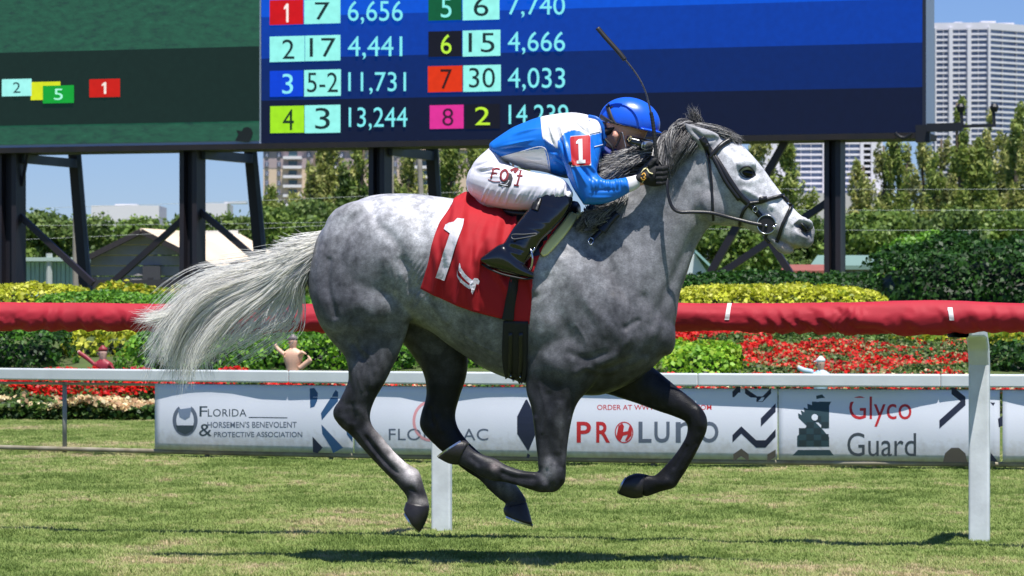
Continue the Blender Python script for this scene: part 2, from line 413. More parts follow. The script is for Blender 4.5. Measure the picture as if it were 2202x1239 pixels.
    for ya, yb, c in ((-250, -85, (20, 100, 220)), (-85, 17, (0, 76, 196)), (17, 109, (0, 54, 152)), (109, 202, (0, 34, 98)), (202, 296, (6, 18, 48))):
        brect(562, ya, 1985, yb, .012, led(*c), dp, 'colour_band')
    cy = (140, 228, 220); num = (120, 220, 226)
    rows = [((580, 0, 652, 53), (190, 10, 20), '1', (235, 225, 220), (654, -1, 732, 51), '7', cy, (18, 44, 48), '6,656', (748, 2, 866, 52)),
            ((580, 78, 655, 133), cy, '2', (18, 44, 48), (656, 76, 732, 131), '17', cy, (18, 44, 48), '4,441', (748, 78, 865, 128)),
            ((580, 152, 652, 208), (0, 60, 200), '3', (130, 220, 230), (654, 150, 733, 207), '5-2', cy, (18, 44, 48), '11,731', (749, 155, 873, 203)),
            ((581, 228, 654, 286), (150, 214, 30), '4', (18, 44, 30), (655, 226, 732, 286), '3', cy, (18, 44, 48), '13,244', (750, 231, 876, 280)),
            ((921, -12, 993, 44), (6, 84, 52), '5', (130, 226, 222), (995, -14, 1074, 43), '6', cy, (18, 44, 48), '7,740', (1092, -8, 1215, 38)),
            ((921, 67, 993, 122), (14, 16, 30), '6', (176, 226, 60), (995, 65, 1076, 121), '15', cy, (18, 44, 48), '4,666', (1092, 68, 1215, 117)),
            ((920, 142, 994, 198), (206, 48, 10), '7', (50, 20, 20), (996, 140, 1077, 197), '30', cy, (18, 44, 48), '4,033', (1092, 146, 1215, 196)),
            ((924, 226, 997, 277), (206, 44, 140), '8', (60, 20, 50), (1000, 224, 1075, 277), '2', (14, 16, 30), (180, 224, 50), '14,239', (1094, 225, 1222, 274))]
    for (ca, colA, tA, tcA, cb, tB, colB, tcB, amt, q) in rows:
        k = brect(*ca, .024, led(*colA), dp, 'number_cell')
        x0, y0, x1, y1 = ca
        if tA == '1': one_px(617, y0 + 8, y1 - 5, .036, led(*tcA), k)
        else: text_px(tA, (x0 + 27 if tA != '1' else x0 + 31, y0 + 7, x1 - 22, y1 - 6), PB, .036, led(*tcA), k)
        k = brect(*cb, .024, led(*colB), dp, 'odds_cell')
        x0, y0, x1, y1 = cb; wd = {1: 32, 2: 56, 3: 66}[len(tB)]; xc = (x0 + x1) / 2
        text_px(tB, (xc - wd / 2, y0 + 6, xc + wd / 2, y1 - 8), PB, .036, led(*tcB), k)
        text_px(amt, q, PB, .036, led(*num), dp, 'odds_lettering')
    # legs: front columns, raking rear legs, top braces, diagonals
    def col(px, wpx, name='steel_column', m=steel):
        p = PB(px, 300, -.45); wd = wpx / 7200 * p.y; b = MB()
        M = Matrix.Translation((p.x, p.y, 0)) @ Matrix.Rotation(-R(17), 4, 'Z')
        b.box(-wd / 2, -wd / 2 + .09, -.22, .22, 0, zb - .10, M); b.box(wd / 2 - .09, wd / 2, -.22, .22, 0, zb - .10, M)
        b.box(-wd / 2 + .09, wd / 2 - .09, -.03, .03, 0, zb - .10, M)
        b.build(name, m, root)
    for x, wp in ((25, 44), (414, 40), (818, 36), (1310, 36), (1795, 36)): col(x, wp)
    Pk = plane(62.5, 17)
    def bar(a, b_, w_, m=steel, P0=Pk, P1=Pk, nm='brace'):
        MB().bar(P0(*a), P1(*b_), w_, w_ * .9, up=PB.n).build(nm, m, root)
    for a, b_ in (((160, 325), (203, 850)), ((538, 318), (588, 850)), ((928, 310), (962, 850))):
        bar(a, b_, .2, steel, nm='rear_leg'); MB().bar(Pk(a[0] + 9, a[1], .15), Pk(b_[0] + 9, b_[1], .15), .08, .04, up=PB.n).build('rear_leg_flange', steel2, root)
    Pf = plane(60.5, 17)
    for a, b_ in (((45, 341), (165, 352)), ((434, 332), (542, 342)), ((836, 324), (934, 336)), ((1330, 312), (1430, 322))):
        bar(a, b_, .17, steel2, Pf, Pk, 'top_strut')
    for a, b_ in (((28, 450), (200, 610)), ((398, 468), (240, 610)), ((428, 452), (590, 590))): bar(a, b_, .11, P0=Pf, P1=Pf)
    for a, b_, w_ in (((1697, 290), (1525, 592), .13), ((1790, 428), (1545, 592), .12), ((1625, 470), (1702, 592), .12)): bar(a, b_, w_, P0=Pf, P1=Pf)
    bar((60, 330), (47, 400), .05, P0=Pf, P1=Pf)
    # bracket with two lamps at the lower right corner
    m = paint(24, 26, 34); b = MB(); b.bar(PB(1994, 275, .1), PB(2070, 273, .1), .14, .14); b.build('bracket_box', m, root)
    b = MB(); b.bar(PB(2068, 272, .1), PB(2140, 270, .1), .05, .05); b.bar(PB(2138, 272, .1), PB(2136, 228, .1), .05, .05); b.bar(PB(2069, 272, .1), PB(2067, 240, .1), .05, .05); b.build('bracket_arm', m, root)
    for x, y in ((2066, 232), (2138, 232)):
        b = MB(); b.tube([PB(x, y + 9, .1), PB(x, y - 2, .1), PB(x, y - 9, .1)], [.05, .08, .04], 8); b.build('lamp_head', m, root)
    b = MB(); b.tube([PB(1925 + 35 * t, 286 + 22 * t * (1 - t) * 2, .1) for t in np.linspace(0, 1, 8)], .03, 6); b.build('cable', m, root)
    MB().bar(PB(1970, 288, 0), PB(2000, 287, 0), .12, .3).build('junction_box', m, root)
scoreboard()

# ------------------------------------------------------------------ red padded running rail
PR = plane(17.34, 15.2)
def cloth_mat(name, c, c2=None, rough=.75, weave=900, sheen=.2, b=.0004):
    return mat(name, c, rough=rough, bump=b, bscale=weave, sheen=sheen, var=.08 if not c2 else 0, vscale=6, col2=c2)
def red_rail():
    over = .80; white = mat('white_paint', (.78, .82, .84), rough=.4, var=.13, vscale=9, bump=.0006, bscale=60)
    root = empty('running_rail', PR(1100, 1150)); tag(root, 'white gooseneck running rail wrapped in a wrinkled red padded cover behind the horse', 'rail')
    u = PR.u; n = PR.n; base = PR(1101, 690); zc = 1.121; x0, x1 = -9.0, 6.0; N = 2600; K = 40
    vs = np.zeros((N + 1, K, 3))
    c0 = base + n * over
    S_ = np.repeat(np.linspace(x0, x1, N + 1), K); A_ = np.tile(2 * np.pi * np.arange(K) / K, N + 1); ca, sa = np.cos(A_), np.sin(A_); z_ = np.zeros_like(S_)
    front = np.arctan2(sa, ca)                                  # angle up from the side that faces the track
    n1 = nz3(np.stack([S_, z_, z_], 1), 2.1, 3); n2 = nz3(np.stack([S_, z_, z_], 1), .9, 8); n3 = nz3(np.stack([S_, ca * .3, sa * .3], 1), 5, 4)
    ph = S_ * 24 + 5.5 * n1 + (.9 + 1.6 * n2) * front + 1.2 * n3; ph2 = S_ * 47 + 7 * n3 - 1.5 * front + 4 * n2
    saw = 1 - np.abs(((ph / np.pi) % 1) - .34) / np.where(((ph / np.pi) % 1) > .34, .66, .34); saw2 = 1 - np.abs(np.sin(ph2))
    low = np.clip(.7 - .75 * sa + .45 * nz3(np.stack([S_, z_, z_], 1), 3.3, 6), 0.05, 1); act = np.clip(.85 + .6 * nz3(np.stack([S_, z_, z_], 1), 1.1, 11), .5, 1.3)
    rr_ = .066 + (saw * .017 + saw2 * .005) * low * act + .004 * nz3(np.stack([S_, ca, sa], 1), 2, 5) + .012 * np.exp(-((S_ - 2.25) / .25) ** 2)
    zz_ = zc + .010 * nz3(np.stack([S_, z_, z_], 1), .8, 9) + .005 * nz3(np.stack([S_, z_, z_], 1), 3, 1)
    C0 = np.array(c0); U_ = np.array(u); N_ = np.array(n)
    vs = (C0 + S_[:, None] * U_ + (rr_ * ca)[:, None] * N_); vs[:, 2] = zz_ + rr_ * sa; vs = vs.reshape(N + 1, K, 3)
    f = [(i * K + k, i * K + (k + 1) % K, (i + 1) * K + (k + 1) % K, (i + 1) * K + k) for i in range(N) for k in range(K)]
    me = bpy.data.meshes.new('padded_cover'); me.from_pydata(vs.reshape(-1, 3), [], f)
    red = cloth_mat('red_vinyl', srgb(176, 26, 46), rough=.7, b=.0008, weave=300, sheen=0)
    cov = link('padded_cover', me, red, root, True)
    fixn(cov)
    bv = BVHTree.FromPolygons([tuple(v) for v in vs.reshape(-1, 3)], f)
    wt = mat('white_tape', (.75, .72, .72), rough=.6)
    def tape(pts, name='white_tape'):
        b = MB(); d = 0
        for i in range(len(pts) - 1):
            (xa, ya, wa), (xb, yb, wb) = pts[i], pts[i + 1]; q = []
            M_ = 8
            for t in range(M_ + 1):
                t /= M_; x = xa + (xb - xa) * t; y = ya + (yb - ya) * t; w_ = wa + (wb - wa) * t
                for sx in (-w_, w_):
                    rr = ray(x + sx, y).normalized(); h = bv.ray_cast(EYE, rr); q.append((h[0] if h[0] else EYE + rr * 17) - rr * .004)
            b.add(q, [(2 * j, 2 * j + 1, 2 * j + 3, 2 * j + 2) for j in range(M_)])
        b.build(name, wt, cov)
    tape([(1569, 652, 4.5), (1566, 668, 4.5), (1563, 688, 5)])
    tape([(2040, 668, 2), (2043, 661, 5), (2047, 689, 5)], 'stitched_numeral')
    tape([(452, 652, 4), (448, 700, 4)])
    for s in (-6.23, -3.37, -.508 + .0, 2.43, 5.3):
        # flat post that bends over the track under the rail
        px = {-.508: 950, 2.43: 2106}.get(s)
        b0 = (PR(px, 1000) if px else base + u * s); b0 = Vector((b0.x, b0.y, 0))
        prof = [(0, 0), (0, .88), (.03, .97), (.1, 1.03), (.22, 1.045), (over, 1.045)]
        b = MB(); W = .052; ring = []
        for (o, z) in prof:
            ring.append((o, z))
        T = .05
        inner = []; outer = []
        for i, (o, z) in enumerate(ring):
            a = ring[max(i - 1, 0)]; c = ring[min(i + 1, len(ring) - 1)]; tx, tz = c[0] - a[0], c[1] - a[1]; l = math.hypot(tx, tz)
            nx, nz_ = -tz / l, tx / l; outer.append((o + nx * T / 2, z + nz_ * T / 2)); inner.append((o - nx * T / 2, z - nz_ * T / 2))
        v = []
        for (o, z) in outer + inner:
            for sx in (-W, W): v.append(b0 + n * o + u * sx + Vector((0, 0, z)))
        m = len(ring); fs = []
        for i in range(m - 1):
            A = 2 * i; fs += [(A, A + 1, A + 3, A + 2), (2 * m + A, 2 * m + A + 2, 2 * m + A + 3, 2 * m + A + 1), (A, A + 2, 2 * m + A + 2, 2 * m + A), (A + 1, 2 * m + A + 1, 2 * m + A + 3, A + 3)]
        b.add(v, fs); o = b.build('gooseneck_post', white, root); fixn(o)
        md = o.modifiers.new('bevel', 'BEVEL'); md.width = .012; md.segments = 3
        # shoulder that flares up to the cover
red_rail()

# ------------------------------------------------------------------ low white fence with banners (25-28 m away)
_fx = np.array([0, 720, 1430, 2202.]); _fd = 7200 / (np.array([268.8, 285, 298, 305]) / 1.04)
_fc = np.polyfit(_fx, 1 / _fd, 2)
def fd(px): return 1 / np.polyval(_fc, np.clip(px, -600, 2300))
def PF(px, py, off=0.0): return EYE + ray(px, py) * (fd(px) - off)
def fz(px, z, off=0.0):
    p = PF(px, HOR, off); return Vector((p.x, p.y, z))
def fence():
    wp = mat('fence_white', (.66, .70, .70), rough=.4, var=.05, vscale=6)
    gp = mat('fence_grey', srgb(150, 148, 140), rough=.5, var=.12, vscale=8)
    root = empty('inner_fence', fz(1100, 0)); tag(root, 'low white rail fence with a grey lower pipe in front of the flower beds', 'fence')
    xs = np.linspace(-350, 2550, 60)
    def sweep(z0, z1, t, m, name, off=0, xs=xs):
        v = []; 
        for x in xs:
            for (z, o) in ((z0, off), (z1, off), (z1, off + t), (z0, off + t)):
                v.append(fz(x, z, o))
        f = []
        for i in range(len(xs) - 1):
            for k in range(4): f.append((4 * i + k, 4 * i + (k + 1) % 4, 4 * i + 4 + (k + 1) % 4, 4 * i + 4 + k))
        b = MB(); b.add(v, f + [(0, 1, 2, 3), (len(v) - 4, len(v) - 1, len(v) - 2, len(v) - 3)]); o = b.build(name, m, root); fixn(o)
        md = o.modifiers.new('bevel', 'BEVEL'); md.width = .012; md.segments = 2
        return o
    # rail in lengths, one joint visible at the right
    for a, b_ in ((-350, 620.4), (620.6, 1500.4), (1500.6, 2022.4), (2022.6, 2600)): sweep(.612, .708, .12, wp, 'top_rail', xs=np.linspace(a, b_, 20))
    def pipe(z, r, m, name, off):
        b = MB(); b.tube([fz(x, z, off) for x in xs], r, 8); b.build(name, m, root, True)
    pipe(.584, .012, gp, 'upper_pipe', .0); pipe(.048, .020, mat('dirty_pipe', srgb(168, 160, 140), rough=.6, var=.15, vscale=6, col2=srgb(130, 120, 98)), 'lower_pipe', .02)
    for px in (-240, 139, 446, 712, 1010, 1404, 1880, 2330):
        b = MB(); b.tube([fz(px, -.02), fz(px, .6)], .019, 8); b.build('fence_post', gp, root, True)
fence()

def banners():
    dirt = mat('banner_vinyl', (.74, .77, .83), rough=.55, bump=.0005, bscale=90)
    n = dirt.node_tree; b = n.nodes['Principled BSDF']
    # mud splashed along the lower edge: stain that belongs to the vinyl
    tc = n.nodes.new('ShaderNodeTexCoord'); sx = n.nodes.new('ShaderNodeSeparateXYZ'); n.links.new(tc.outputs['Object'], sx.inputs[0])
    nz = n.nodes.new('ShaderNodeTexNoise'); nz.inputs['Scale'].default_value = 22; nz.inputs['Detail'].default_value = 8; n.links.new(tc.outputs['Object'], nz.inputs['Vector'])
    ma = n.nodes.new('ShaderNodeMath'); ma.operation = 'MULTIPLY_ADD'; ma.inputs[1].default_value = .22; n.links.new(nz.outputs[0], ma.inputs[0]); n.links.new(sx.outputs[2], ma.inputs[2])
    mr = n.nodes.new('ShaderNodeMapRange'); mr.inputs[1].default_value = .34; mr.inputs[2].default_value = .14; mr.inputs[3].default_value = 0; mr.inputs[4].default_value = .75
    n.links.new(ma.outputs[0], mr.inputs[0]); mx = n.nodes.new('ShaderNodeMix'); mx.data_type = 'RGBA'; mx.inputs[6].default_value = (.74, .77, .84, 1); mx.inputs[7].default_value = (.36, .33, .27, 1)
    n.links.new(mr.outputs[0], mx.inputs[0]); n.links.new(mx.outputs[2], b.inputs['Base Color'])
    navy = paint(28, 36, 58); slate = paint(120, 136, 158); blue = paint(44, 84, 124); grey = paint(96, 106, 122); red = paint(196, 40, 44); brown = paint(90, 84, 76); dk = paint(58, 72, 80); teal = paint(44, 70, 78)
    PW = [0]
    SHX = [0, 333, 370, 410, 450, 500, 560, 620, 700, 762, 800, 860, 900, 935, 980, 1040, 1100, 1167, 1240, 1300, 1400, 1460, 1520, 1600, 1674, 1760, 1830, 1880, 1930, 1980, 2030, 2090, 2150, 2202, 2260, 2400]
    SHY = [840, 850, 838, 830, 828, 832, 846, 849, 845, 843, 838, 840, 850, 857, 850, 840, 838, 840, 840, 842, 846, 852, 860, 864, 867, 876, 886, 889, 880, 862, 850, 842, 846, 862, 850, 846]
    def wav(px, z, off):
        zs = 1.1 + (HOR - np.interp(px, SHX, SHY)) / F * fd(px)
        o = .12 - (.612 - zs) / (SUN.z / -SUN.y) - .055
        return fz(px, z, off + o + .022 * math.sin(max(0, min(1, (z - .06) / .46)) * math.pi) - .02)
    def PBn(px, py, off=0.0):
        z = 1.1 + (HOR - py) / F * fd(px)
        return wav(px, z, .055 + off)
    def sheet(x0, x1, label, z0=.066, z1=.592):
        nx = max(6, int((x1 - x0) / 12)); nz_ = 10; v = []; f = []
        for i in range(nx + 1):
            for j in range(nz_ + 1): v.append(wav(x0 + (x1 - x0) * i / nx, z0 + (z1 - z0) * j / nz_, .055))
        for i in range(nx):
            for j in range(nz_): a = i * (nz_ + 1) + j; f.append((a, a + nz_ + 1, a + nz_ + 2, a + 1))
        root = empty('banner', wav(x0, z0, .055)); tag(root, label, 'banner', 'sponsor banners on the low fence')
        b_ = MB(); b_.add(v, f); o = b_.build('vinyl_sheet', dirt, root, True)
        md = o.modifiers.new('t', 'SOLIDIFY'); md.thickness = .0008; md.offset = 0
        return root
    def dense(pts, root, m, name='printed_shape', off=.0012):
        """print a polygon that follows the bowed sheet: cut into narrow strips first"""
        bm = bmesh.new(); vs = [bm.verts.new((x, y, 0)) for x, y in pts]
        tr = mg.tessellate_polygon([[Vector((x, y, 0)) for x, y in pts]])
        for t in tr:
            try: bm.faces.new([vs[i] for i in t])
            except ValueError: pass
        cut(bm, 14)
        for v in bm.verts: v.co = PBn(v.co.x, v.co.y, off)
        me = bpy.data.meshes.new(name); bm.to_mesh(me); bm.free(); return link(name, me, m, root)
    def cut(bm, st):
        for ax in (0, 1):
            c = [v.co[ax] for v in bm.verts]; lo, hi = min(c), max(c); k = math.ceil(lo / st) * st
            while k < hi:
                co = [0, 0, 0]; co[ax] = k; no = [0, 0, 0]; no[ax] = 1
                bmesh.ops.bisect_plane(bm, geom=bm.verts[:] + bm.edges[:] + bm.faces[:], plane_co=co, plane_no=no, dist=1e-4); k += st
    def txt(body, quad, root, m, spacing=1, bold=0.0, off=.0012, shear=0):
        v, f = text2d(body, shear, spacing, bold); mn = v.min(0); mx_ = v.max(0); x0, y0, x1, y1 = quad[:4]
        bm = bmesh.new(); vv = []
        for a in v:
            s = (a[0] - mn[0]) / (mx_[0] - mn[0]); t = (a[1] - mn[1]) / (mx_[1] - mn[1]); vv.append(bm.verts.new((x0 + s * (x1 - x0), y1 + t * (y0 - y1), 0)))
        for q in f:
            try: bm.faces.new([vv[i] for i in q])
            except ValueError: pass
        cut(bm, 14)
        for w_ in bm.verts: w_.co = PBn(w_.co.x, w_.co.y, off)
        me = bpy.data.meshes.new('lettering'); bm.to_mesh(me); bm.free(); return link('lettering', me, m, root)
    def wave(x0, x1, ys, root, nm='printed_wave'):
        top = [(x, 826 + (x - 330) * .0062) for x in np.linspace(x1, x0, 8)]
        n_ = len(ys); low = [(x0 + (x1 - x0) * i / (n_ - 1), y) for i, y in enumerate(ys)]
        dense(low + top, root, slate, nm, .004)
    def ringp(cx, cy, rx, ry, a0, a1, w_, n_=20):
        o = [(cx + rx * math.cos(R(a0 + (a1 - a0) * i / n_)), cy + ry * math.sin(R(a0 + (a1 - a0) * i / n_))) for i in range(n_ + 1)]
        i_ = [(cx + (rx - w_) * math.cos(R(a0 + (a1 - a0) * i / n_)), cy + (ry - w_) * math.sin(R(a0 + (a1 - a0) * i / n_))) for i in range(n_, -1, -1)]
        return o + i_
    b1 = sheet(333, 760, 'white vinyl banner with the horsemen association horseshoe logo, leftmost on the fence')
    dense(ringp(398, 903, 27, 34, -60, 240, 8, 26), b1, grey, 'horseshoe_print', .0012)
    dense([(378, 914), (418, 914), (414, 926), (398, 934), (382, 926)], b1, dk, 'logo_print', .002)
    dense([(383, 880), (412, 876), (408, 896), (398, 902), (386, 896)], b1, slate, 'logo_print', .002)
    txt('F', (429, 873, 446, 895), b1, dk); txt('LORIDA', (447, 879, 530, 895), b1, dk, spacing=1.05)
    dense([(535, 896), (618, 897), (618, 899), (535, 898)], b1, dk)
    txt("HORSEMEN'S BENEVOLENT", (446, 906, 638, 919), b1, grey, 1.0, .008); txt('PROTECTIVE ASSOCIATION', (460, 928, 650, 939), b1, grey, 1.0, .008); txt('&', (428, 911, 455, 937), b1, dk)
    dense([(666, 835), (676, 834), (684, 846), (682, 862), (676, 874), (667, 877)], b1, blue); dense([(690, 888), (722, 838), (727, 843), (727, 862), (692, 903)], b1, blue)
    dense([(691, 912), (738, 962), (716, 974), (712, 962), (693, 932)], b1, blue); dense([(672, 938), (694, 962), (683, 974), (673, 972)], b1, navy); dense([(744, 922), (758, 938), (758, 950), (746, 934)], b1, blue)
    b2 = sheet(762, 1165, 'white vinyl banner with pale red ring and serif name, behind the hind legs')
    dense(ringp(925, 905, 38, 44, 90, 300, 6), b2, paint(222, 156, 160)); txt('FLORITRAC', (836, 921, 1050, 946), b2, grey, 1.05)
    dense([(1112, 895), (1132, 856), (1152, 895), (1152, 932), (1136, 970), (1112, 932)], b2, navy, 'diamond_print'); dense([(1134, 974), (1140, 978), (1138, 984), (1132, 984)], b2, navy, 'diamond_print')
    b3 = sheet(1167, 1672, 'white vinyl banner with large red and grey company name, in the middle of the fence')
    txt('ORDER AT WWW.PROLUMO.COM', (1284, 870, 1530, 881), b3, red, 1, .006)
    for ch, xa, xb, m in (('P', 1240, 1271, red), ('R', 1282, 1312, red), ('L', 1373, 1401, grey), ('U', 1407, 1440, grey), ('n', 1453, 1494, grey), ('O', 1505, 1545, grey)):
        txt(ch, (xa, 906, xb, 951), b3, m, 1, .02 if ch != 'n' else .008)
    dense(ringp(1342, 929, 20, 23, 0, 359, 2.4, 30), b3, red, 'logo_ring'); dense([(1325, 940), (1330, 915), (1338, 909), (1342, 916), (1340, 928), (1350, 926), (1354, 914), (1359, 922), (1358, 936), (1348, 948), (1344, 946), (1350, 934), (1340, 936), (1334, 948)], b3, red, 'logo_print')
    def zig(pts, t, root, m):
        up = [(x, y - t) for x, y in pts]; dn = [(x, y + t) for x, y in pts][::-1]; dense(up + dn, root, m, 'zigzag_print')
    zig([(1575, 850), (1588, 836), (1592, 836)], 8, b3, navy); zig([(1602, 840), (1628, 858), (1640, 858), (1658, 840)], 6, b3, navy)
    zig([(1636, 908), (1668, 876)], 9, b3, navy); zig([(1575, 943), (1594, 924), (1626, 954), (1646, 954), (1668, 930)], 8, b3, navy); zig([(1577, 984), (1594, 972), (1610, 984)], 8, b3, brown); zig([(1650, 985), (1668, 974)], 8, b3, brown)
    b4 = sheet(1674, 2150, 'white vinyl banner with a dark chess knight and two word name, beside the right post')
    kn = [(1708, 965), (1712, 952)] + [(1714, 950), (1714, 938), (1735, 916), (1717, 898), (1716, 888), (1724, 892), (1722, 882), (1730, 886), (1728, 876), (1737, 879), (1736, 868), (1746, 871), (1746, 860), (1756, 862), (1755, 851), (1768, 848), (1778, 860), (1788, 862), (1783, 872), (1783, 920), (1774, 921), (1752, 900), (1750, 904), (1770, 924), (1783, 940), (1783, 952)] + [(1786, 952), (1788, 965)]
    dense([(1704, 979), (1716, 967), (1784, 967), (1793, 979)], b4, teal, 'knight_print')
    dense(kn[2:-2] + [(1783, 960), (1714, 960)], b4, teal, 'knight_print')
    for i in range(4):
        for j in range(7):
            if (i + j) % 2 == 0 and j > 1: dense([(1718 + i * 16, 868 + j * 13), (1734 + i * 16, 868 + j * 13), (1734 + i * 16, 881 + j * 13), (1718 + i * 16, 881 + j * 13)], b4, paint(34, 52, 58), 'knight_print', .002) if (j > 3 or i > 0) and 1718 + i * 16 < 1770 else None
    dense([(x, y) for x, y in ringp(1752, 897, 7, 7, 0, 359, 6.5, 14)], b4, paint(220, 226, 236), 'knight_print', .0028)
    txt('Glyco', (1826, 852, 1960, 917), b4, red, 1.0); txt('Guard', (1822, 930, 1970, 981), b4, paint(70, 78, 86), 1.0)
    zig([(2020, 912), (2076, 862), (2046, 838)], 9, b4, navy); dense([(2028, 993), (2032, 974), (2046, 962), (2062, 962), (2076, 974), (2080, 993)], b4, brown, 'half_disc_print')
    dense([(2130, 858), (2142, 862), (2136, 872), (2130, 866)], b4, navy); dense([(2146, 900), (2156, 893), (2156, 915), (2148, 918)], b4, navy); dense([(2130, 972), (2146, 992), (2130, 992)], b4, navy)
    b5 = sheet(2156, 2420, 'white vinyl banner cut off by the right edge of the picture')
banners()
# ------------------------------------------------------------------ flower bank, hedges and shrubs (37-48 m away)
def hb(d):
    return float(np.interp(d, [36.6, 37.0, 38.2, 44.5, 47, 54, 60], [-.02, .03, .2, .98, 1.02, .6, -.05]))
def bank():
    m = mat('bank_soil', srgb(70, 76, 44), rough=.95, var=.3, vscale=3, bump=.03, bscale=12, col2=srgb(84, 104, 48))
    b = MB(); xs = np.linspace(-34, 34, 69); ds = [36.6, 37, 37.6, 38.2, 39.5, 41, 43, 44.5, 47, 50, 54, 60]
    b.add([(x, d, hb(d) - .03) for d in ds for x in xs], [(i * 69 + j, i * 69 + j + 1, (i + 1) * 69 + j + 1, (i + 1) * 69 + j) for i in range(len(ds) - 1) for j in range(68)])
    tag(b.build('garden_bank', m, None, True), 'low planted earth bank behind the inner fence', 'bank', kind='structure')
bank()
LEAF = {}
def leafm(r, g, b):
    k = (r, g, b)
    if k not in LEAF:
        LEAF[k] = mat('leaf', srgb(r, g, b), rough=.5, spec=.35, trans=.3, var=.3, vscale=6)
    return LEAF[k]
def shrub(x0, x1, yt, yb, d, dep, cols, label, name='hedge', cat='hedge', size=.035, dens=1.0, sq=.5, rough=.12, group=None, gap=0.0, seed=0):
    """clipped or loose shrub: leaves over a rounded body; leaf colours are those of the plant"""
    A = atd(x0, yb, d); B = atd(x1, yb, d); top = atd((x0 + x1) / 2, yt, d).z; w_ = (B.x - A.x) / 2; cx = (A.x + B.x) / 2
    z0 = min(hb(d) - .05, A.z); h = top - z0
    area = 2 * w_ * (h + dep) * 1.3; n = int(area / (size * size) * 1.5 * dens)
    u = RNG.normal(size=(n, 3)); u[:, 2] = np.abs(u[:, 2]) * 1.0; 
    p = np.sign(u) * np.abs(u) ** 1; nrm = np.linalg.norm(np.abs(p) ** (2 / sq) if False else p, axis=1)
    # superellipsoid: uniform directions pushed out to a boxy form
    e = 2 / sq; r = (np.abs(p[:, 0]) ** e + np.abs(p[:, 1]) ** e + np.abs(p[:, 2]) ** e) ** (1 / e); q = p / r[:, None]
    # refill evenly by area: random box-surface points for the long flat parts
    k = n * 2 // 3; f = RNG.uniform(0, 1, k); qa = np.zeros((k, 3)); s1 = RNG.uniform(-1, 1, k); s2 = RNG.uniform(0, 1, k)
    tp = f < dep / (dep + h); qa[:, 0] = s1; qa[tp, 1] = s2[tp] * 2 - 1; qa[tp, 2] = 1; qa[~tp, 1] = -1; qa[~tp, 2] = s2[~tp]
    r = (np.abs(qa) ** e).sum(1) ** (1 / e); q[:k] = qa / r[:, None]
    gn = np.sign(q) * np.abs(q) ** (e - 1) / np.array([w_, dep / 2, h]); gn /= np.linalg.norm(gn, axis=1)[:, None] + 1e-9
    P0 = q * np.array([w_, dep / 2, h]) + np.array([cx, d + dep / 2, z0])
    lump = nz3(P0, 1.6, seed) * rough + nz3(P0, 5, seed + 3) * rough * .5
    P0 += gn * (lump - np.abs(RNG.normal(size=n)) * size * .9 * (1 + 2 * gap))[:, None]
    cm = nz3(P0, 2.2, seed + 11) + RNG.normal(size=n) * .35
    mi = np.clip(((cm + .9) / 1.8 * len(cols)), 0, len(cols) - 1).astype(int)
    me = leafmesh(name, P0, gn, size, [leafm(*c) for c in cols] + [leafm(26, 36, 18)], mi)
    # inner core: an added dark body that keeps light from passing straight through
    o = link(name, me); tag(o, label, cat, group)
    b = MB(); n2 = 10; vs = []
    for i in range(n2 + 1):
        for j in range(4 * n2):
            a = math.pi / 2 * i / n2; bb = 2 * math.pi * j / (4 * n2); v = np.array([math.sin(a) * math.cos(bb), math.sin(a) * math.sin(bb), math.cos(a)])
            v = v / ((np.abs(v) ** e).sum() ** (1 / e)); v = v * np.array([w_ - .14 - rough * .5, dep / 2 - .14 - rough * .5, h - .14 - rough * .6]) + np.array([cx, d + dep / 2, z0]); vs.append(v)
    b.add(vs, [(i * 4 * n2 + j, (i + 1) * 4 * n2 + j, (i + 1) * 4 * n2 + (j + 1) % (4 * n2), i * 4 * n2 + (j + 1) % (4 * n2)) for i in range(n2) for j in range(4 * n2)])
    ob = b.build('inner_core', leafm(30, 44, 20), None); ob.parent = o
    return o
Y = [(166, 170, 40), (198, 204, 56), (216, 216, 88), (140, 158, 44)]; G = [(66, 114, 34), (94, 146, 42), (124, 174, 54), (80, 128, 40)]; DG = [(28, 56, 20), (42, 78, 28), (60, 102, 36), (34, 66, 24)]
LG = [(110, 160, 40), (140, 186, 50), (160, 190, 54), (96, 140, 40)]; YG = [(150, 150, 34), (120, 150, 40), (190, 186, 54), (100, 130, 36)]
shrub(-120, 195, 607, 655, 45, 1.6, Y, 'bright yellow clipped hedge above the rail at the far left', size=.05, rough=.07)
shrub(175, 445, 612, 655, 46.6, 1.2, YG + [(170, 110, 30)], 'yellow and orange leaved shrub row beneath the shed', 'shrub', 'shrub', size=.06, rough=.14, seed=4)
shrub(30, 430, 629, 662, 44, 1.0, G, 'low green clipped hedge in front of the yellow one on the left', size=.035, rough=.05, seed=8)
shrub(-150, 150, 700, 800, 41, 2.0, DG + G[:2], 'dark green rounded shrub under the rail at the far left', 'shrub', 'shrub', size=.045, rough=.16, seed=12)
shrub(130, 345, 698, 790, 42, 1.6, Y, 'loose yellow shrub behind the maroon statue', 'shrub', 'shrub', size=.06, rough=.16, seed=16, dens=.9)
shrub(235, 560, 712, 805, 40.3, 2.0, G, 'rounded green shrub below the horse tail', 'shrub', 'shrub', size=.045, rough=.14, seed=20)
shrub(500, 930, 706, 805, 40.8, 2.0, G + LG[:2], 'bright green shrub behind the bare chested statue', 'shrub', 'shrub', size=.045, rough=.14, seed=24)
shrub(880, 1440, 708, 805, 41, 2.0, G, 'long green shrub seen under the belly of the horse', 'shrub', 'shrub', size=.045, rough=.14, seed=28)
shrub(400, 1480, 640, 700, 46, 1.4, G, 'green hedge behind the horse in the middle', size=.05, rough=.08, seed=31, dens=.7)
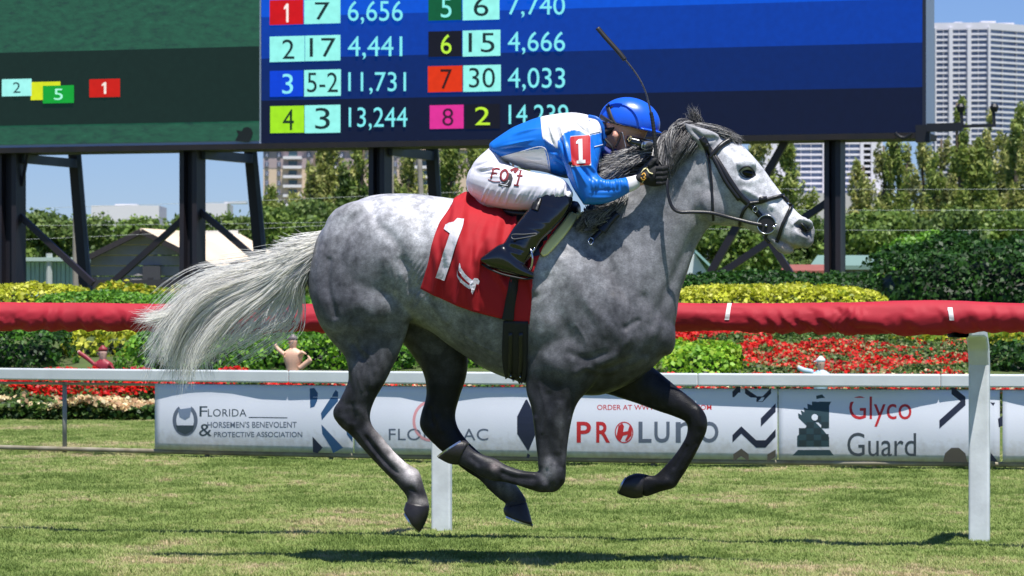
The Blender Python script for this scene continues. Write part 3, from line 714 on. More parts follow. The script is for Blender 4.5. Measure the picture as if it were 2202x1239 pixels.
shrub(1420, 1935, 612, 655, 44.6, 1.4, Y, 'bright yellow clipped hedge to the right of the horse chest', size=.045, rough=.06, seed=35)
shrub(1400, 1960, 586, 650, 47.5, 1.6, DG + G[:1], 'dark green hedge behind the yellow hedge on the right', size=.05, rough=.08, seed=39)
shrub(1865, 2420, 512, 665, 46.2, 4.0, DG, 'huge dark green bush towering over the rail at the right edge', 'bush', 'bush', size=.055, rough=.22, sq=.62, seed=43)
shrub(1885, 2110, 505, 600, 49.8, 2.5, G + LG[:1], 'brighter green bush peeping over the left shoulder of the dark bush', 'bush', 'bush', size=.06, rough=.25, sq=.7, seed=46, dens=.8)
shrub(1400, 1625, 732, 812, 39.4, 1.6, LG, 'light green mounded shrub beside the chest of the horse', 'shrub', 'shrub', size=.05, rough=.12, seed=50, sq=.7)
shrub(1925, 2360, 697, 765, 42.6, 1.6, YG + Y[:2], 'yellow green shrub behind the right post', 'shrub', 'shrub', size=.06, rough=.16, seed=54)
shrub(2100, 2380, 742, 812, 40.6, 1.6, DG, 'dark low shrub to the right of the right post', 'shrub', 'shrub', size=.05, rough=.14, seed=58)
shrub(1560, 1960, 712, 765, 42.8, 1.4, [(86, 122, 56), (110, 140, 70), (70, 100, 50)], 'soft grey green shrub among the red flowers on the right', 'shrub', 'shrub', size=.04, rough=.14, seed=62, sq=.7)

def flowers(x0, x1, d0, d1, n, petals, greens, label, name='flower_bed', hgt=.22, size=.045, share=.35, clump=1.2, seed=0, thr=-.2):
    d = RNG.uniform(d0, d1, n); x = np.array([ray(p, 0).x for p in RNG.uniform(x0, x1, n)]) * d
    base = np.array([hb(t) for t in d]); fl = RNG.uniform(0, 1, n) < share
    v = np.stack([x, d, base], 1); c = nz3(v, clump, seed)
    fl &= c + .6 * nz3(v, clump * 3.5, seed + 6) + RNG.normal(size=n) * .18 > thr
    hh = hgt * (.75 + .5 * nz3(v, 1.8, seed + 2)); z = base + np.where(fl, hh * RNG.uniform(.8, 1.15, n), hh * RNG.uniform(0, 1, n) ** .6)
    P0 = np.stack([x, d, z], 1); nr = np.tile([0, -.5, .8], (n, 1)); sz = np.where(fl, size * .95, size)
    mi = np.where(fl, RNG.integers(0, len(petals), n), len(petals) + RNG.integers(0, len(greens), n))
    me = leafmesh(name, P0, nr, size, [leafm(*p) for p in petals] + [leafm(*g) for g in greens], mi, elong=1.25)
    tag(link(name, me), label, 'flowers', kind='stuff')
RED = [(214, 26, 20), (232, 44, 30), (180, 18, 16)]; GR = [(58, 90, 34), (86, 120, 48), (110, 130, 60), (44, 66, 26)]; CR = [(236, 222, 178), (224, 200, 150), (210, 170, 130)]
flowers(-80, 700, 37.2, 38.1, 17000, RED, GR, 'bed of scarlet flowers on the left behind the fence', share=.5, hgt=.34, size=.042, thr=-.12)
flowers(-80, 345, 36.75, 37.2, 5200, CR, GR, 'cream flowers edging the scarlet bed on the left', share=.6, hgt=.24, size=.05, clump=2.2, seed=5, thr=.08)
flowers(700, 2350, 37.4, 38.3, 22000, RED + CR[:1], GR, 'strip of scarlet flowers seen over the banners', share=.45, hgt=.3, size=.042, seed=7)
flowers(1440, 1660, 41.0, 43.6, 16000, RED, GR, 'red flowers below the rail right of the horse', share=.5, hgt=.22, size=.042, clump=1.5, seed=9, thr=.0)
flowers(1600, 2110, 39.0, 42.4, 42000, RED + [(170, 160, 110)], GR + [(130, 140, 90)], 'mixed bed of red and straw coloured flowers before the right post', share=.42, hgt=.2, size=.04, clump=.9, seed=13, thr=.16)
flowers(90, 330, 38.9, 39.6, 5000, RED + [(206, 60, 90)], GR, 'red flowers around the maroon statue', share=.45, hgt=.16, size=.045, seed=17, thr=.1)

# ------------------------------------------------------------------ sheds and houses
def quadpx(pts, d, m, parent, name, dd=None):
    b = MB(); dd = dd or [d] * len(pts); b.poly([atd(x, y, e) for (x, y), e in zip(pts, dd)]); return b.build(name, m, parent)
def houses():
    wallm = mat('grey_siding', srgb(150, 146, 150), rough=.8, var=.08); trim = paint(52, 46, 48); tan = mat('tan_roof', srgb(226, 205, 178), rough=.8, var=.07, vscale=2)
    root = empty('shed', (-11, 75, 0)); tag(root, 'grey sided shed with a sunlit tan roof behind the scoreboard legs', 'shed')
    def z(y, d): return 1.1 + (HOR - y) / F * d
    xl = (165 - 1101) / F * 75; xp = (306 - 1101) / F * 75; xr = (447 - 1101) / F * 75; ze = z(565, 75); zp = z(503, 75)
    # gable wall in boards
    nb = 13
    for i in range(nb):
        a, c = ze * 0 + i * zp / nb, (i + 1) * zp / nb - .02
        def lim(zz): 
            if zz <= ze: return xl + .12, xr - .12
            t = (zz - ze) / (zp - ze); return xl + .12 + (xp - xl - .12) * t, xr - .12 - (xr - .12 - xp) * t
        l0, r0 = lim(a); l1, r1 = lim(c)
        b = MB(); b.add([(l0, 75 - .03, a), (r0, 75 - .03, a), (r1, 75, c), (l1, 75, c), (l0, 75.05, a), (r0, 75.05, a), (r1, 75.05, c), (l1, 75.05, c)], [(0, 1, 2, 3), (7, 6, 5, 4), (0, 4, 5, 1), (3, 2, 6, 7), (0, 3, 7, 4), (1, 5, 6, 2)])
        b.build('wall_board', wallm, root)
    MB().bar((xl - .25, 74.8, ze - .16), (xp, 74.8, zp + .05), .12, .22, up=(0, 1, 0)).build('barge_board', trim, root); MB().bar((xp, 74.8, zp + .05), (xr + .25, 74.8, ze - .16), .12, .22, up=(0, 1, 0)).build('barge_board', trim, root)
    # main roof runs back to the right
    dv = Vector((.55, 1.9, 0)).normalized() * 3.2
    for (p0, p1, nm) in (((xl - .25, 74.7, ze - .1), (xp, 74.7, zp + .12), 'roof_slope'), ((xp, 74.7, zp + .12), (xr + .3, 74.7, ze - .14), 'roof_slope')):
        p0 = Vector(p0); p1 = Vector(p1); b = MB(); b.prism([p0, p1, p1 + dv, p0 + dv], (0, 0, -.08)); fixn(b.build(nm, tan, root))
    # sunlit wing to the right: hipped tan roof over a shaded porch
    d = 77.0
    pts = [(400, 507), (516, 503), (612, 548), (612, 562), (430, 562)]
    b = MB(); f = [atd(516, 503, d + 3), atd(396, 503, d + 3), atd(430, 563, d - 1), atd(622, 563, d - 1)]
    b.prism(f, (0, .3, -.12)); fixn(b.build('roof_slope', tan, root))
    MB().bar(atd(396, 503, d + 3), atd(512, 502, d + 3), .12, .14).build('ridge_cap', paint(228, 226, 222), root)
    MB().bar(atd(432, 569, d - 1.05), atd(616, 569, d - 1.05), .1, .13).build('fascia', trim, root)
    b = MB(); A = atd(450, 573, d + .6); B = atd(606, 573, d + .6); b.box(A.x, B.x, d + .6, d + .7, 0, A.z); b.build('porch_wall', paint(158, 156, 160), root)
    for px in (452, 603):
        p = atd(px, 573, d - .9); MB().box(p.x - .06, p.x + .06, d - .96, d - .84, 0, p.z).build('porch_post', trim, root)
    p = atd(326, 572, 74.9); MB().box(p.x - .2, p.x + .2, 74.85, 74.95, 0, p.z).build('door', paint(70, 70, 76), root)
    # plank fence in front of the shed
    fr = empty('board_fence', (-10, 66, 0)); tag(fr, 'low dark board fence running under the scoreboard', 'fence')
    A = atd(200, 600, 66); B = atd(446, 600, 66)
    for i in range(3): MB().box(A.x, B.x, 66, 66.04, .25 + i * .58, .75 + i * .58, None).build('board', paint(58, 58, 62), fr)
    for i in range(5): x = A.x + (B.x - A.x) * i / 4; MB().box(x - .06, x + .06, 66.05, 66.16, 0, 1.95).build('post', paint(50, 50, 54), fr)
    # pale green hut at the left
    r2 = empty('hut', (-10, 72, 0)); tag(r2, 'pale green metal hut low at the far left', 'hut')
    gm = mat('green_metal', srgb(160, 188, 178), rough=.5, var=.05); A = atd(48, 562, 72); B = atd(160, 562, 72)
    for i in range(12):
        x0 = A.x + (B.x - A.x) * i / 12; x1 = A.x + (B.x - A.x) * (i + 1) / 12; MB().box(x0, x1 - .012, 72 - .02 * (i % 2), 72.1, 0, A.z).build('metal_panel', gm, r2)
    MB().box(A.x - .1, B.x + .1, 71.8, 74, A.z, A.z + .08).build('roof', paint(176, 196, 188), r2)
    p = atd(106, 560, 71.9); MB().tube([(p.x, 71.9, 0), (p.x, 71.9, p.z + .15)], .07, 8).build('vent_pipe', paint(190, 196, 192), r2)
    # house with a green roof at the right
    r3 = empty('house', (7, 80, 0)); tag(r3, 'small house with a pale green metal roof left of the dark bush', 'house')
    d = 82; A = atd(1742, 571, d); B = atd(1885, 571, d); T0 = atd(1758, 549, d + 3); T1 = atd(1885, 549, d + 3)
    b = MB(); b.prism([A, B, T1, T0], (0, 0, -.1)); fixn(b.build('roof', mat('green_roof', srgb(122, 150, 136), rough=.5, var=.06), r3))
    MB().box(A.x + .3, B.x - .1, d + .5, d + 3, 0, A.z - .05).build('wall', paint(170, 160, 150), r3)
    for k in range(3): MB().box(A.x + .9 + k * 1.1, A.x + 1.5 + k * 1.1, d + .45, d + .52, A.z - .6, A.z - .15).build('window', paint(60, 70, 80, .1), r3)
    r4 = empty('house', (5, 78, 0)); tag(r4, 'low house with a rusty red roof under the scoreboard column', 'house')
    A = atd(1676, 582, 78); B = atd(1800, 582, 78); b = MB(); b.prism([A, B, atd(1790, 569, 80.5), atd(1690, 569, 80.5)], (0, 0, -.1)); fixn(b.build('roof', mat('red_roof', srgb(150, 86, 72), rough=.7, var=.15), r4))
    MB().box(A.x + .2, B.x - .2, 78.4, 80, 0, A.z - .05).build('wall', paint(206, 200, 194), r4)
    MB().box(A.x + .5, A.x + 1, 78.35, 78.42, A.z - .5, A.z - .12).build('window', paint(50, 56, 66, .1), r4)
    r5 = empty('hut', (5, 90, 0)); tag(r5, 'white gabled hut beneath the throat of the horse', 'hut')
    L_ = atd(1462, 588, 90); Rr = atd(1538, 588, 90); T = atd(1494, 545, 90); b = MB(); b.prism([(L_.x, 90, 0), (Rr.x - .2, 90, 0), (Rr.x - .2, 90, Rr.z), T, L_], (0, 4, 0)); fixn(b.build('wall', paint(214, 222, 222), r5))
    b = MB(); b.prism([T + Vector((0, -.2, .1)), Rr + Vector((.1, -.2, 0)), Rr + Vector((.1, 4, 0)), T + Vector((0, 4, .1))], (0, 0, -.08)); fixn(b.build('roof', paint(150, 190, 184), r5))
    # poles and wires
    for px, yt, d, wd, lab in ((163, 352, 70, .075, 'grey wooden utility pole between the left scoreboard legs'), (842, 300, 85, .075, 'pale slim pole beside the middle scoreboard column'), (912, 300, 85, .08, 'leaning pale pole left of the jockey')):
        r_ = empty('utility_pole', (atd(px, 690, d).x, d, 0)); tag(r_, lab, 'pole'); T = atd(px - (12 if px == 912 else 0), yt, d)
        B0 = atd(px + (10 if px == 912 else 0), 690, d); B0.z = 0
        MB().tube([B0, T], [wd, wd * .8], 8).build('shaft', mat('weathered_wood', srgb(158, 150, 140), rough=.9, var=.2, vscale=3), r_)
    wm = paint(190, 196, 190)
    for i, (x0, y0, x1, y1, d, lab) in enumerate(((1470, 404, 2400, 405, 66, 'highest thin wire crossing right of the horse head'), (1470, 449, 2400, 450, 66, 'middle thin wire crossing right of the horse head'), (1470, 492, 2400, 493, 66, 'lowest thin wire crossing right of the horse head'),
                                                (-60, 452, 1100, 408, 68, 'upper thin wire rising behind the left scoreboard legs'), (-60, 486, 1100, 470, 68, 'middle thin wire behind the left scoreboard legs'), (-60, 520, 1100, 462, 68, 'steepest thin wire over the shed roof'))):
        MBt = MB(); MBt.tube([atd(x0 + (x1 - x0) * t, y0 + (y1 - y0) * t + 3 * math.sin(math.pi * t), d) for t in np.linspace(0, 1, 9)], .0035, 5); tag(MBt.build('overhead_wire', wm), lab, 'wire', 'overhead wires')
houses()

# ------------------------------------------------------------------ far buildings
def towers():
    wm = mat('tower_white', (.72, .70, .74), rough=.6); gl = mat('tower_glass', srgb(84, 100, 140), rough=.18, spec=.8, var=.25, vscale=.12, col2=srgb(130, 146, 176)); sl_ = mat('slab_white', (.78, .76, .8), rough=.6)
    def plan_prism(pts, z0, z1):
        b = MB(); b.prism([Vector((x, y, z0)) for x, y in pts], (0, 0, z1 - z0)); return b
    d = 1800.
    def X(px, dd=d): return (px - 1101) / F * dd
    def Z(py, dd=d): return 1.1 + (HOR - py) / F * dd
    root = empty('tower', (X(2100), d, 0)); tag(root, 'tall white apartment tower with balcony bands on every floor at the right edge', 'tower')
    pts = [(X(2008), d + 4), (X(2125), d), (X(2330), d + 40), (X(2330), d + 110), (X(2008), d + 60)]
    fixn(plan_prism(pts, 0, Z(58)).build('glazed_core', gl, root))
    out = [(X(2004), d + 1.5), (X(2125), d - 2.2), (X(2334), d + 38), (X(2334), d + 112), (X(2004), d + 62)]
    fh = 11.9 / F * d; me = plan_prism(out, 0, 1.05).mesh('floor_slab'); me.materials.append(sl_); bm = bmesh.new(); bm.from_mesh(me); bmesh.ops.recalc_face_normals(bm, faces=bm.faces); bm.to_mesh(me); bm.free()
    nfl = int(Z(66) / fh)
    rail = plan_prism([(a + (0), c - .1) for a, c in out], 0, .9).mesh('balcony_front')
    for i in range(1, nfl + 1):
        o = bpy.data.objects.new('floor_slab', me); o.location = (0, 0, i * fh); C.objects.link(o); o.parent = root; o.matrix_parent_inverse = Matrix.Translation(-Vector(root.location))
    for px, wpx, dy in ((2044, 8, 1.0), (2083, 8, -.3), (2012, 3, 2), (2125, 5, -2.0)):
        b = MB(); b.box(X(px - wpx / 2), X(px + wpx / 2), d + dy - 3, d + dy + 3, 0, Z(60)); b.build('white_pier', wm, root)
    for px in (2030, 2063, 2104):
        b = MB(); b.box(X(px - .9), X(px + .9), d - .2 + (2125 - px) * .02, d + 5, 0, Z(62)); b.build('mullion', wm, root)
    for k in range(5):
        t = (k + 1) / 6; x = X(2125) + (X(2330) - X(2125)) * t; y = d + 40 * t; b = MB(); b.box(x - .22, x + .22, y - 1.2, y + 2, 0, Z(62)); b.build('mullion', wm, root)
    fixn(plan_prism(out, Z(64), Z(49)).build('parapet', wm, root))
    for a, c, t in ((2020, 2040, 44), (2060, 2078, 42), (2118, 2150, 40), (2155, 2190, 44)):
        b = MB(); b.box(X(a), X(c), d + 15, d + 40, Z(50), Z(t)); b.build('roof_plant_room', wm, root)
    # second tower, its top behind the scoreboard
    d2 = 1700.; r2 = empty('tower', (X(1760, d2), d2, 0)); tag(r2, 'white apartment tower with blank end walls, its top hidden by the scoreboard', 'tower')
    x_ = lambda p: X(p, d2); z_ = lambda p: Z(p, d2)
    b = MB(); b.box(x_(1700), x_(1856), d2, d2 + 40, 0, z_(80)); b.build('glazed_core', gl, r2)
    for a, c in ((1640, 1704), (1768, 1778), (1792, 1806), (1849, 1856), (1872, 1897)):
        b = MB(); b.box(x_(a), x_(c), d2 - 3, d2 + 42, 0, z_(60)); b.build('white_pier', wm, r2)
    fh = 12.4 / F * d2; b = MB(); b.box(x_(1702), x_(1874), d2 - 2, d2, 0, 1.0); me = b.mesh('floor_slab'); me.materials.append(sl_)
    for i in range(1, int(z_(80) / fh)):
        o = bpy.data.objects.new('floor_slab', me); o.location = (0, 0, i * fh); C.objects.link(o); o.parent = r2; o.matrix_parent_inverse = Matrix.Translation(-Vector(r2.location))
    for px in (1722, 1744, 1826): b = MB(); b.box(x_(px - .8), x_(px + .8), d2 - .6, d2 + 2, 0, z_(80)); b.build('mullion', wm, r2)
    b = MB(); b.box(x_(1580), x_(1900), d2 - 30, d2 + 30, 0, z_(420)); b.build('podium', paint(196, 190, 186), r2)
    # beige block at the left
    d3 = 1050.; r3 = empty('apartment_block', (X(660, d3), d3, 0)); tag(r3, 'beige and taupe apartment block with white balconies behind the left trees', 'building')
    x_ = lambda p: X(p, d3); z_ = lambda p: Z(p, d3)
    be = paint(222, 196, 170); ta = paint(176, 158, 158); wh = paint(232, 226, 228); wn = paint(96, 106, 130, .2)
    b = MB(); b.box(x_(566), x_(1010), d3, d3 + 30, 0, z_(362)); b.build('lower_wall', be, r3)
    b = MB(); b.box(x_(566), x_(1010), d3 - .1, d3 + 30, z_(362) + .01, z_(322)); b.build('upper_wall', ta, r3)
    b = MB(); b.box(x_(563), x_(1013), d3 - 1, d3 + 31, z_(322) + .01, z_(318)); b.build('cornice', be, r3)
    for j in range(6):
        y = 333 + j * 20.4
        for px in (574, 600, 664, 694, 735, 770, 805, 850, 885, 940, 975):
            b = MB(); b.box(x_(px - 4), x_(px + 4), d3 - .5, d3 + .1 - .3, z_(y + 5), z_(y - 5)); w_ = b.build('window', wn, r3)
            b = MB(); b.box(x_(px - .4), x_(px + .4), d3 - .6, d3 - .5, z_(y + 5), z_(y - 5)); b.build('glazing_bar', wh, w_)
        for px in (630, 715, 910):
            b = MB(); b.box(x_(px - 9), x_(px + 9), d3 - .5, d3 - .3, z_(y + 7), z_(y - 7)); b.build('balcony_door', paint(70, 96, 104, .2), r3)
            b = MB(); b.box(x_(px - 20), x_(px + 20), d3 - 3.2, d3 - .1, z_(y + 10), z_(y + 4)); b.build('balcony', wh, r3)
    for px0, px1, yt, dd, lab in ((196, 342, 442, 900, 'long low white building above the trees at the left'), (432, 488, 437, 900, 'small white building above the trees left of the beige block')):
        r4 = empty('building', (X(px0, dd), dd, 0)); tag(r4, lab, 'building')
        b = MB(); b.box(X(px0, dd), X(px1, dd), dd, dd + 20, 0, Z(yt, dd)); b.build('wall', paint(226, 222, 224), r4)
        b = MB(); b.box(X(px0, dd) + 6, X(px0, dd) + 12, dd + 3, dd + 8, Z(yt, dd), Z(yt - 4, dd)); b.build('roof_plant_room', paint(214, 214, 218), r4)
        pass
towers()

# ------------------------------------------------------------------ trees
bark = mat('bark', srgb(96, 84, 72), rough=.95, var=.25, vscale=4, bump=.02, bscale=20)
def tree(px, ytop, d, wpx, cols, label, kind='broad', seed=0, n=9000, size=.12):
    rs = np.random.default_rng(seed + 100); x = (px - 1101) / F * d; H_ = 1.1 + (HOR - ytop) / F * d; W = wpx / F * d / 2
    root = empty('pine_tree' if kind == 'pine' else 'tree', (x, d, 0)); tag(root, label, 'tree', 'tall feathery pines' if kind == 'pine' else 'bushy trees behind the track')
    tr = MB(); cl = []
    if kind == 'pine':
        tr.tube([(x + .15 * math.sin(seed + k), d, H_ * .97 * k / 6) for k in range(7)], [.16 * (1 - k / 7) + .02 for k in range(7)], 7)
        k = int(n / 210); lob = rs.uniform(.55, 1.25, 8); lead = [(0, 1.0), (-W * rs.uniform(.35, .8), rs.uniform(.62, .88)), (W * rs.uniform(.35, .8), rs.uniform(.55, .92))]
        for i in range(k):
            t = rs.uniform(.10, 1) ** .85; a = rs.uniform(0, 6.28); rm = W * (1.02 - t) ** .55 * lob[int(t * 7.9)] * (1.25 if math.cos(a) > 0 else .85); r = rm * rs.uniform(.15, 1)
            lx, lh = lead[rs.choice(3, p=[.46, .27, .27])]; rm *= .62; r *= .62; Hk = H_ * lh
            tip = np.array([x + lx * min(1, t * 1.6) + math.cos(a) * rm, d + math.sin(a) * rm, min(Hk * t + .7 * rm + .2, Hk * 1.02)]); b0_ = np.array([x + lx * min(1, t * 1.6), d, Hk * t * .92])
            for q_ in (.45, .72, 1.0):
                c = b0_ + (tip - b0_) * q_ * (r / rm * .4 + .6); c[2] -= .12 * q_; cl.append((c, (.16 + .16 * (1 - t)) * rs.uniform(.6, 1.2), 2.2))
            if i % 3 == 0: tr.tube([tuple(b0_), tuple(b0_ + (tip - b0_) * .6 + np.array([0, 0, -.08])), tuple(tip)], [.035, .02, .008], 5, cap=False)
    else:
        tr.tube([(x, d, 0), (x + .1, d, H_ * .35), (x - .1, d, H_ * .6)], [.2, .15, .08], 8)
        for i in range(26):
            a = rs.uniform(0, 6.28); t = rs.uniform(.18, 1); r = W * math.sqrt(max(.05, 1 - (t * 1.02 - .35) ** 2 / .5)) * rs.uniform(.2, .85)
            rad = rs.uniform(.16, .3) * W + .15
            c = np.array([x + math.cos(a) * r, d + math.sin(a) * r, min(H_ * t, H_ - rad * .8)]); cl.append((c, rad, .75))
            tr.tube([(x, d, H_ * .3), ((x + c[0]) / 2, (d + c[1]) / 2, H_ * .3 + (c[2] - H_ * .3) * .6), tuple(c)], [.06, .04, .02], 5, cap=False)
    trk = tr.build('trunk', bark, root, True)
    P0 = []; Nn = []; tot = sum(c[1] ** 2 for c in cl); mi = []
    for c, rad, el in cl:
        m = max(20, int(n * rad ** 2 / tot)); u = rs.normal(size=(m, 3)); u /= np.linalg.norm(u, axis=1)[:, None]
        rr = rad * rs.uniform(.2, 1, m) ** .4; p = c + u * rr[:, None] * np.array([1, 1, el]) + rs.normal(size=(m, 3)) * rad * .12
        P0.append(p); nn = u.copy()
        if kind == 'pine': nn = u * np.array([1, 1, .2])
        Nn.append(nn); b0 = rs.integers(0, len(cols)); mi.append(np.clip(b0 + rs.integers(-1, 2, m), 0, len(cols) - 1))
    P0 = np.concatenate(P0); Nn = np.concatenate(Nn); mi = np.concatenate(mi)
    me = leafmesh('crown', P0, Nn, size, [leafm(*c) for c in cols], mi, elong=3.0 if kind == 'pine' else 1.5, jit=.8)
    link('crown', me, None, root)
BC = [(84, 108, 50), (106, 128, 62), (128, 148, 76), (92, 116, 56)]; PC = [(150, 158, 84), (172, 176, 100), (134, 146, 76), (188, 186, 116)]
lb = ['round dark tree behind the leftmost scoreboard leg', 'wide green tree above the pale green hut', 'green tree over the gable of the shed', 'low tree over the tan roof', 'tree between the two left columns', 'tree behind the second raking leg', 'dense tree below the beige block', 'dark tree beneath the apartment balconies', 'tree just above the horse tail', 'tree over the rump of the horse', 'tree behind the middle column', 'tree behind the saddle cloth',
      'tree behind the rider', 'tree behind the neck of the horse', 'green tree under the throat of the horse', 'pale green tree under the chin', 'dark tree below the nose of the horse', 'tree right of the brown column', 'tree over the green roofed house', 'tree behind the left side of the dark bush', 'tree above the dark bush', 'tree behind the dark bush at the right', 'last tree at the right edge']
xs_ = [-20, 90, 200, 305, 410, 500, 600, 690, 775, 870, 960, 1060, 1170, 1330, 1530, 1610, 1700, 1800, 1880, 1960, 2050, 2140, 2220]
ys_ = [455, 452, 462, 468, 455, 460, 445, 430, 432, 440, 445, 440, 440, 440, 455, 470, 458, 462, 452, 455, 448, 452, 440]
for i, (x, y, l) in enumerate(zip(xs_, ys_, lb)):
    hid_ = 1000 < x < 1400
    tree(x, y, 98 + (i * 37 % 5) * 4.5, 210 + (i * 53 % 4) * 25, BC if i % 3 else [(108, 136, 58), (130, 154, 70), (92, 118, 52)], l, 'broad', i, 3500 if hid_ else 10000)
pl = [(585, 405, 'thin pine in front of the left edge of the beige block'), (700, 300, 'tall dark pine before the beige block'), (775, 300, 'pine left of the middle scoreboard column'), (870, 300, 'pine between the two pale poles'), (965, 290, 'pine behind the raking leg by the rider'), (1030, 300, 'pine just left of the jockey breeches'), (1110, 290, 'pine hidden behind the rider back'),
      (1625, 290, 'pine between the horse face and the brown column'), (1690, 320, 'small pine in front of the white tower'), (1850, 345, 'short pine right of the brown column'), (1925, 262, 'bright pine left of the tall tower'), (1985, 300, 'loose pine with sky showing through'), (2065, 205, 'tallest pine in front of the tall tower'), (2130, 240, 'pine beside the lamp bracket'), (2190, 225, 'pine cut by the right edge of the picture'), (2260, 250, 'pine beyond the right edge')]
for i, (x, y, l) in enumerate(pl):
    tree(x, y, 128 + (i * 29 % 4) * 5, 185 + (i * 31 % 3) * 45, PC if i % 2 else [(140, 156, 76), (162, 172, 90), (122, 142, 66)], l, 'pine', 50 + i, 15000 if i != 6 else 2500, .085)
for x, y, w_, l in ((1895, 300, 150, 'low spreading pine at the left end of the right hand group'), (1955, 318, 170, 'dull olive pine in the gap between two taller ones'), (2030, 285, 160, 'leaning pine before the foot of the tall tower'), (2100, 300, 170, 'short pine among the tallest ones'), (2165, 290, 150, 'ragged pine near the right edge'), (1655, 360, 120, 'sparse pine above the nose of the horse')):
    tree(x, y, 141, w_, [(120, 130, 72), (142, 148, 86), (162, 162, 100)], l, 'pine', 200 + x, 9000, .085)
tree(668, 320, 131, 90, PC, 'broad pine veiling the middle of the beige block', 'pine', 90, 5000, .085)
tree(745, 345, 122, 120, [(70, 96, 40), (92, 116, 50), (110, 128, 60)], 'greener pine over the right half of the beige block', 'pine', 91, 9000, .1)
# ------------------------------------------------------------------ the grey horse
PH = plane(15, 11)
NEAR = PH.n
def horse_body():
    V = 0.0062; mb = MB()
    L = lambda secs, **k: loft(mb, PH, secs, **k)
    # trunk: top, belly, half width, offset, egg
    L([(680, 520, 676, 640, .07, 0, 0), (698, 490, 690, 675, .15, 0, 0), (738, 450, 735, 700, .21, 0, 0), (800, 421, 800, 715, .255, 0, 0),
       (865, 416, 868, 690, .27, 0, -.05), (930, 421, 925, 712, .275, 0, -.1), (1000, 432, 985, 755, .285, 0, -.14), (1060, 447, 1052, 798, .285, 0, -.16),
       (1120, 458, 1112, 820, .27, 0, -.16), (1180, 460, 1172, 836, .245, 0, -.14), (1235, 462, 1228, 848, .225, 0, -.12), (1295, 488, 1290, 850, .205, 0, -.08),
       (1352, 535, 1350, 828, .175, 0, 0), (1400, 600, 1396, 797, .14, 0, 0), (1432, 665, 1428, 765, .09, 0, 0)], n=36, sub=4, sq=.9)
    # neck
    L([(1215, 465, 1360, 805, .17), (1262, 452, 1420, 765, .155), (1306, 425, 1449, 708, .13), (1348, 388, 1461, 640, .108), (1392, 345, 1478, 588, .092),
       (1432, 308, 1497, 533, .082), (1468, 282, 1522, 492, .076), (1500, 274, 1545, 480, .072)], n=32, sub=4, sq=.95)
    # head
    L([(1490, 276, 1522, 462, .055), (1520, 277, 1540, 480, .078), (1552, 287, 1558, 486, .092), (1585, 304, 1582, 487, .098), (1612, 328, 1600, 490, .094), (1637, 357, 1614, 496, .082),
       (1662, 391, 1630, 503, .066), (1686, 423, 1645, 509, .056), (1708, 450, 1664, 516, .052), (1727, 467, 1685, 526, .055), (1742, 478, 1702, 533, .053), (1752, 494, 1716, 534, .046), (1750, 512, 1728, 532, .036)], n=30, sub=4, sq=.92)
    L([(1652, 500, 1646, 514, .03), (1668, 505, 1658, 524, .036), (1684, 512, 1672, 540, .036), (1698, 524, 1686, 547, .03), (1705, 534, 1699, 546, .022)], n=20, sub=3)
    # brow and cheek bones, both sides
    for s in (1, -1):
        ball(mb, PH(1545, 440, s * .044), .075, .050, .085)
        ball(mb, PH(1604, 358, s * .070), .045, .036, .032)
        ball(mb, PH(1729, 490, s * .034), .040, .024, .036)
    # ears, laid back
    for s, pts in ((1, [(1548, 290, 1522, 324, .016, .056), (1530, 281, 1506, 318, .024, .070), (1506, 274, 1490, 300, .022, .082), (1488, 268, 1478, 284, .012, .088), (1473, 264, 1472, 269, .004, .090)]),
                   (-1, [(1549, 284, 1532, 304, .018, -.05), (1537, 272, 1526, 290, .020, -.066), (1526, 264, 1520, 274, .007, -.072)])):
        L(pts, n=16, sub=4)
    # near hind leg
    L([(705, 470, 850, 440, .09, .09), (672, 555, 876, 545, .125, .105), (664, 615, 886, 620, .125, .12), (672, 655, 886, 655, .126, .128), (686, 695, 882, 688, .112, .122), (710, 732, 872, 726, .078, .112),
       (742, 768, 856, 765, .064, .116), (749, 815, 830, 818, .060, .125), (733, 855, 806, 860, .048, .125), (716, 884, 796, 893, .041, .12), (727, 912, 802, 918, .036, .12),
       (758, 940, 820, 938, .031, .12), (792, 978, 846, 970, .027, .12), (824, 1012, 874, 996, .027, .12), (848, 1036, 898, 1010, .031, .12), (862, 1052, 907, 1030, .034, .12), (873, 1066, 913, 1052, .029, .12), (876, 1078, 920, 1074, .032, .12), (873, 1086, 923, 1090, .036, .12)], n=26)
    # far hind leg
    L([(800, 620, 930, 600, .1, -.1), (835, 700, 990, 690, .095, -.115), (876, 750, 1006, 765, .078, -.125), (909, 800, 1002, 812, .062, -.13), (917, 848, 988, 855, .05, -.13), (905, 890, 979, 893, .042, -.13),
       (905, 922, 986, 922, .037, -.13), (935, 957, 1004, 946, .033, -.13), (968, 986, 1026, 968, .028, -.13), (1000, 1012, 1052, 988, .027, -.13), (1030, 1032, 1082, 1014, .027, -.13), (1050, 1052, 1106, 1038, .033, -.13),
       (1072, 1072, 1120, 1056, .032, -.13), (1086, 1082, 1129, 1070, .029, -.13), (1084, 1092, 1132, 1080, .034, -.13)], n=24)
    # near fore leg
    L([(1150, 680, 1330, 680, .07, .10), (1128, 735, 1320, 750, .086, .118), (1126, 780, 1296, 800, .078, .122), (1128, 812, 1268, 838, .062, .118), (1132, 845, 1244, 864, .054, .122), (1143, 880, 1231, 898, .054, .125), (1151, 940, 1222, 948, .046, .125), (1157, 985, 1218, 994, .040, .125),
       (1159, 1016, 1217, 1022, .040, .125), (1164, 1036, 1213, 1040, .036, .125), (1172, 1052, 1200, 1052, .026, .125)], n=26)
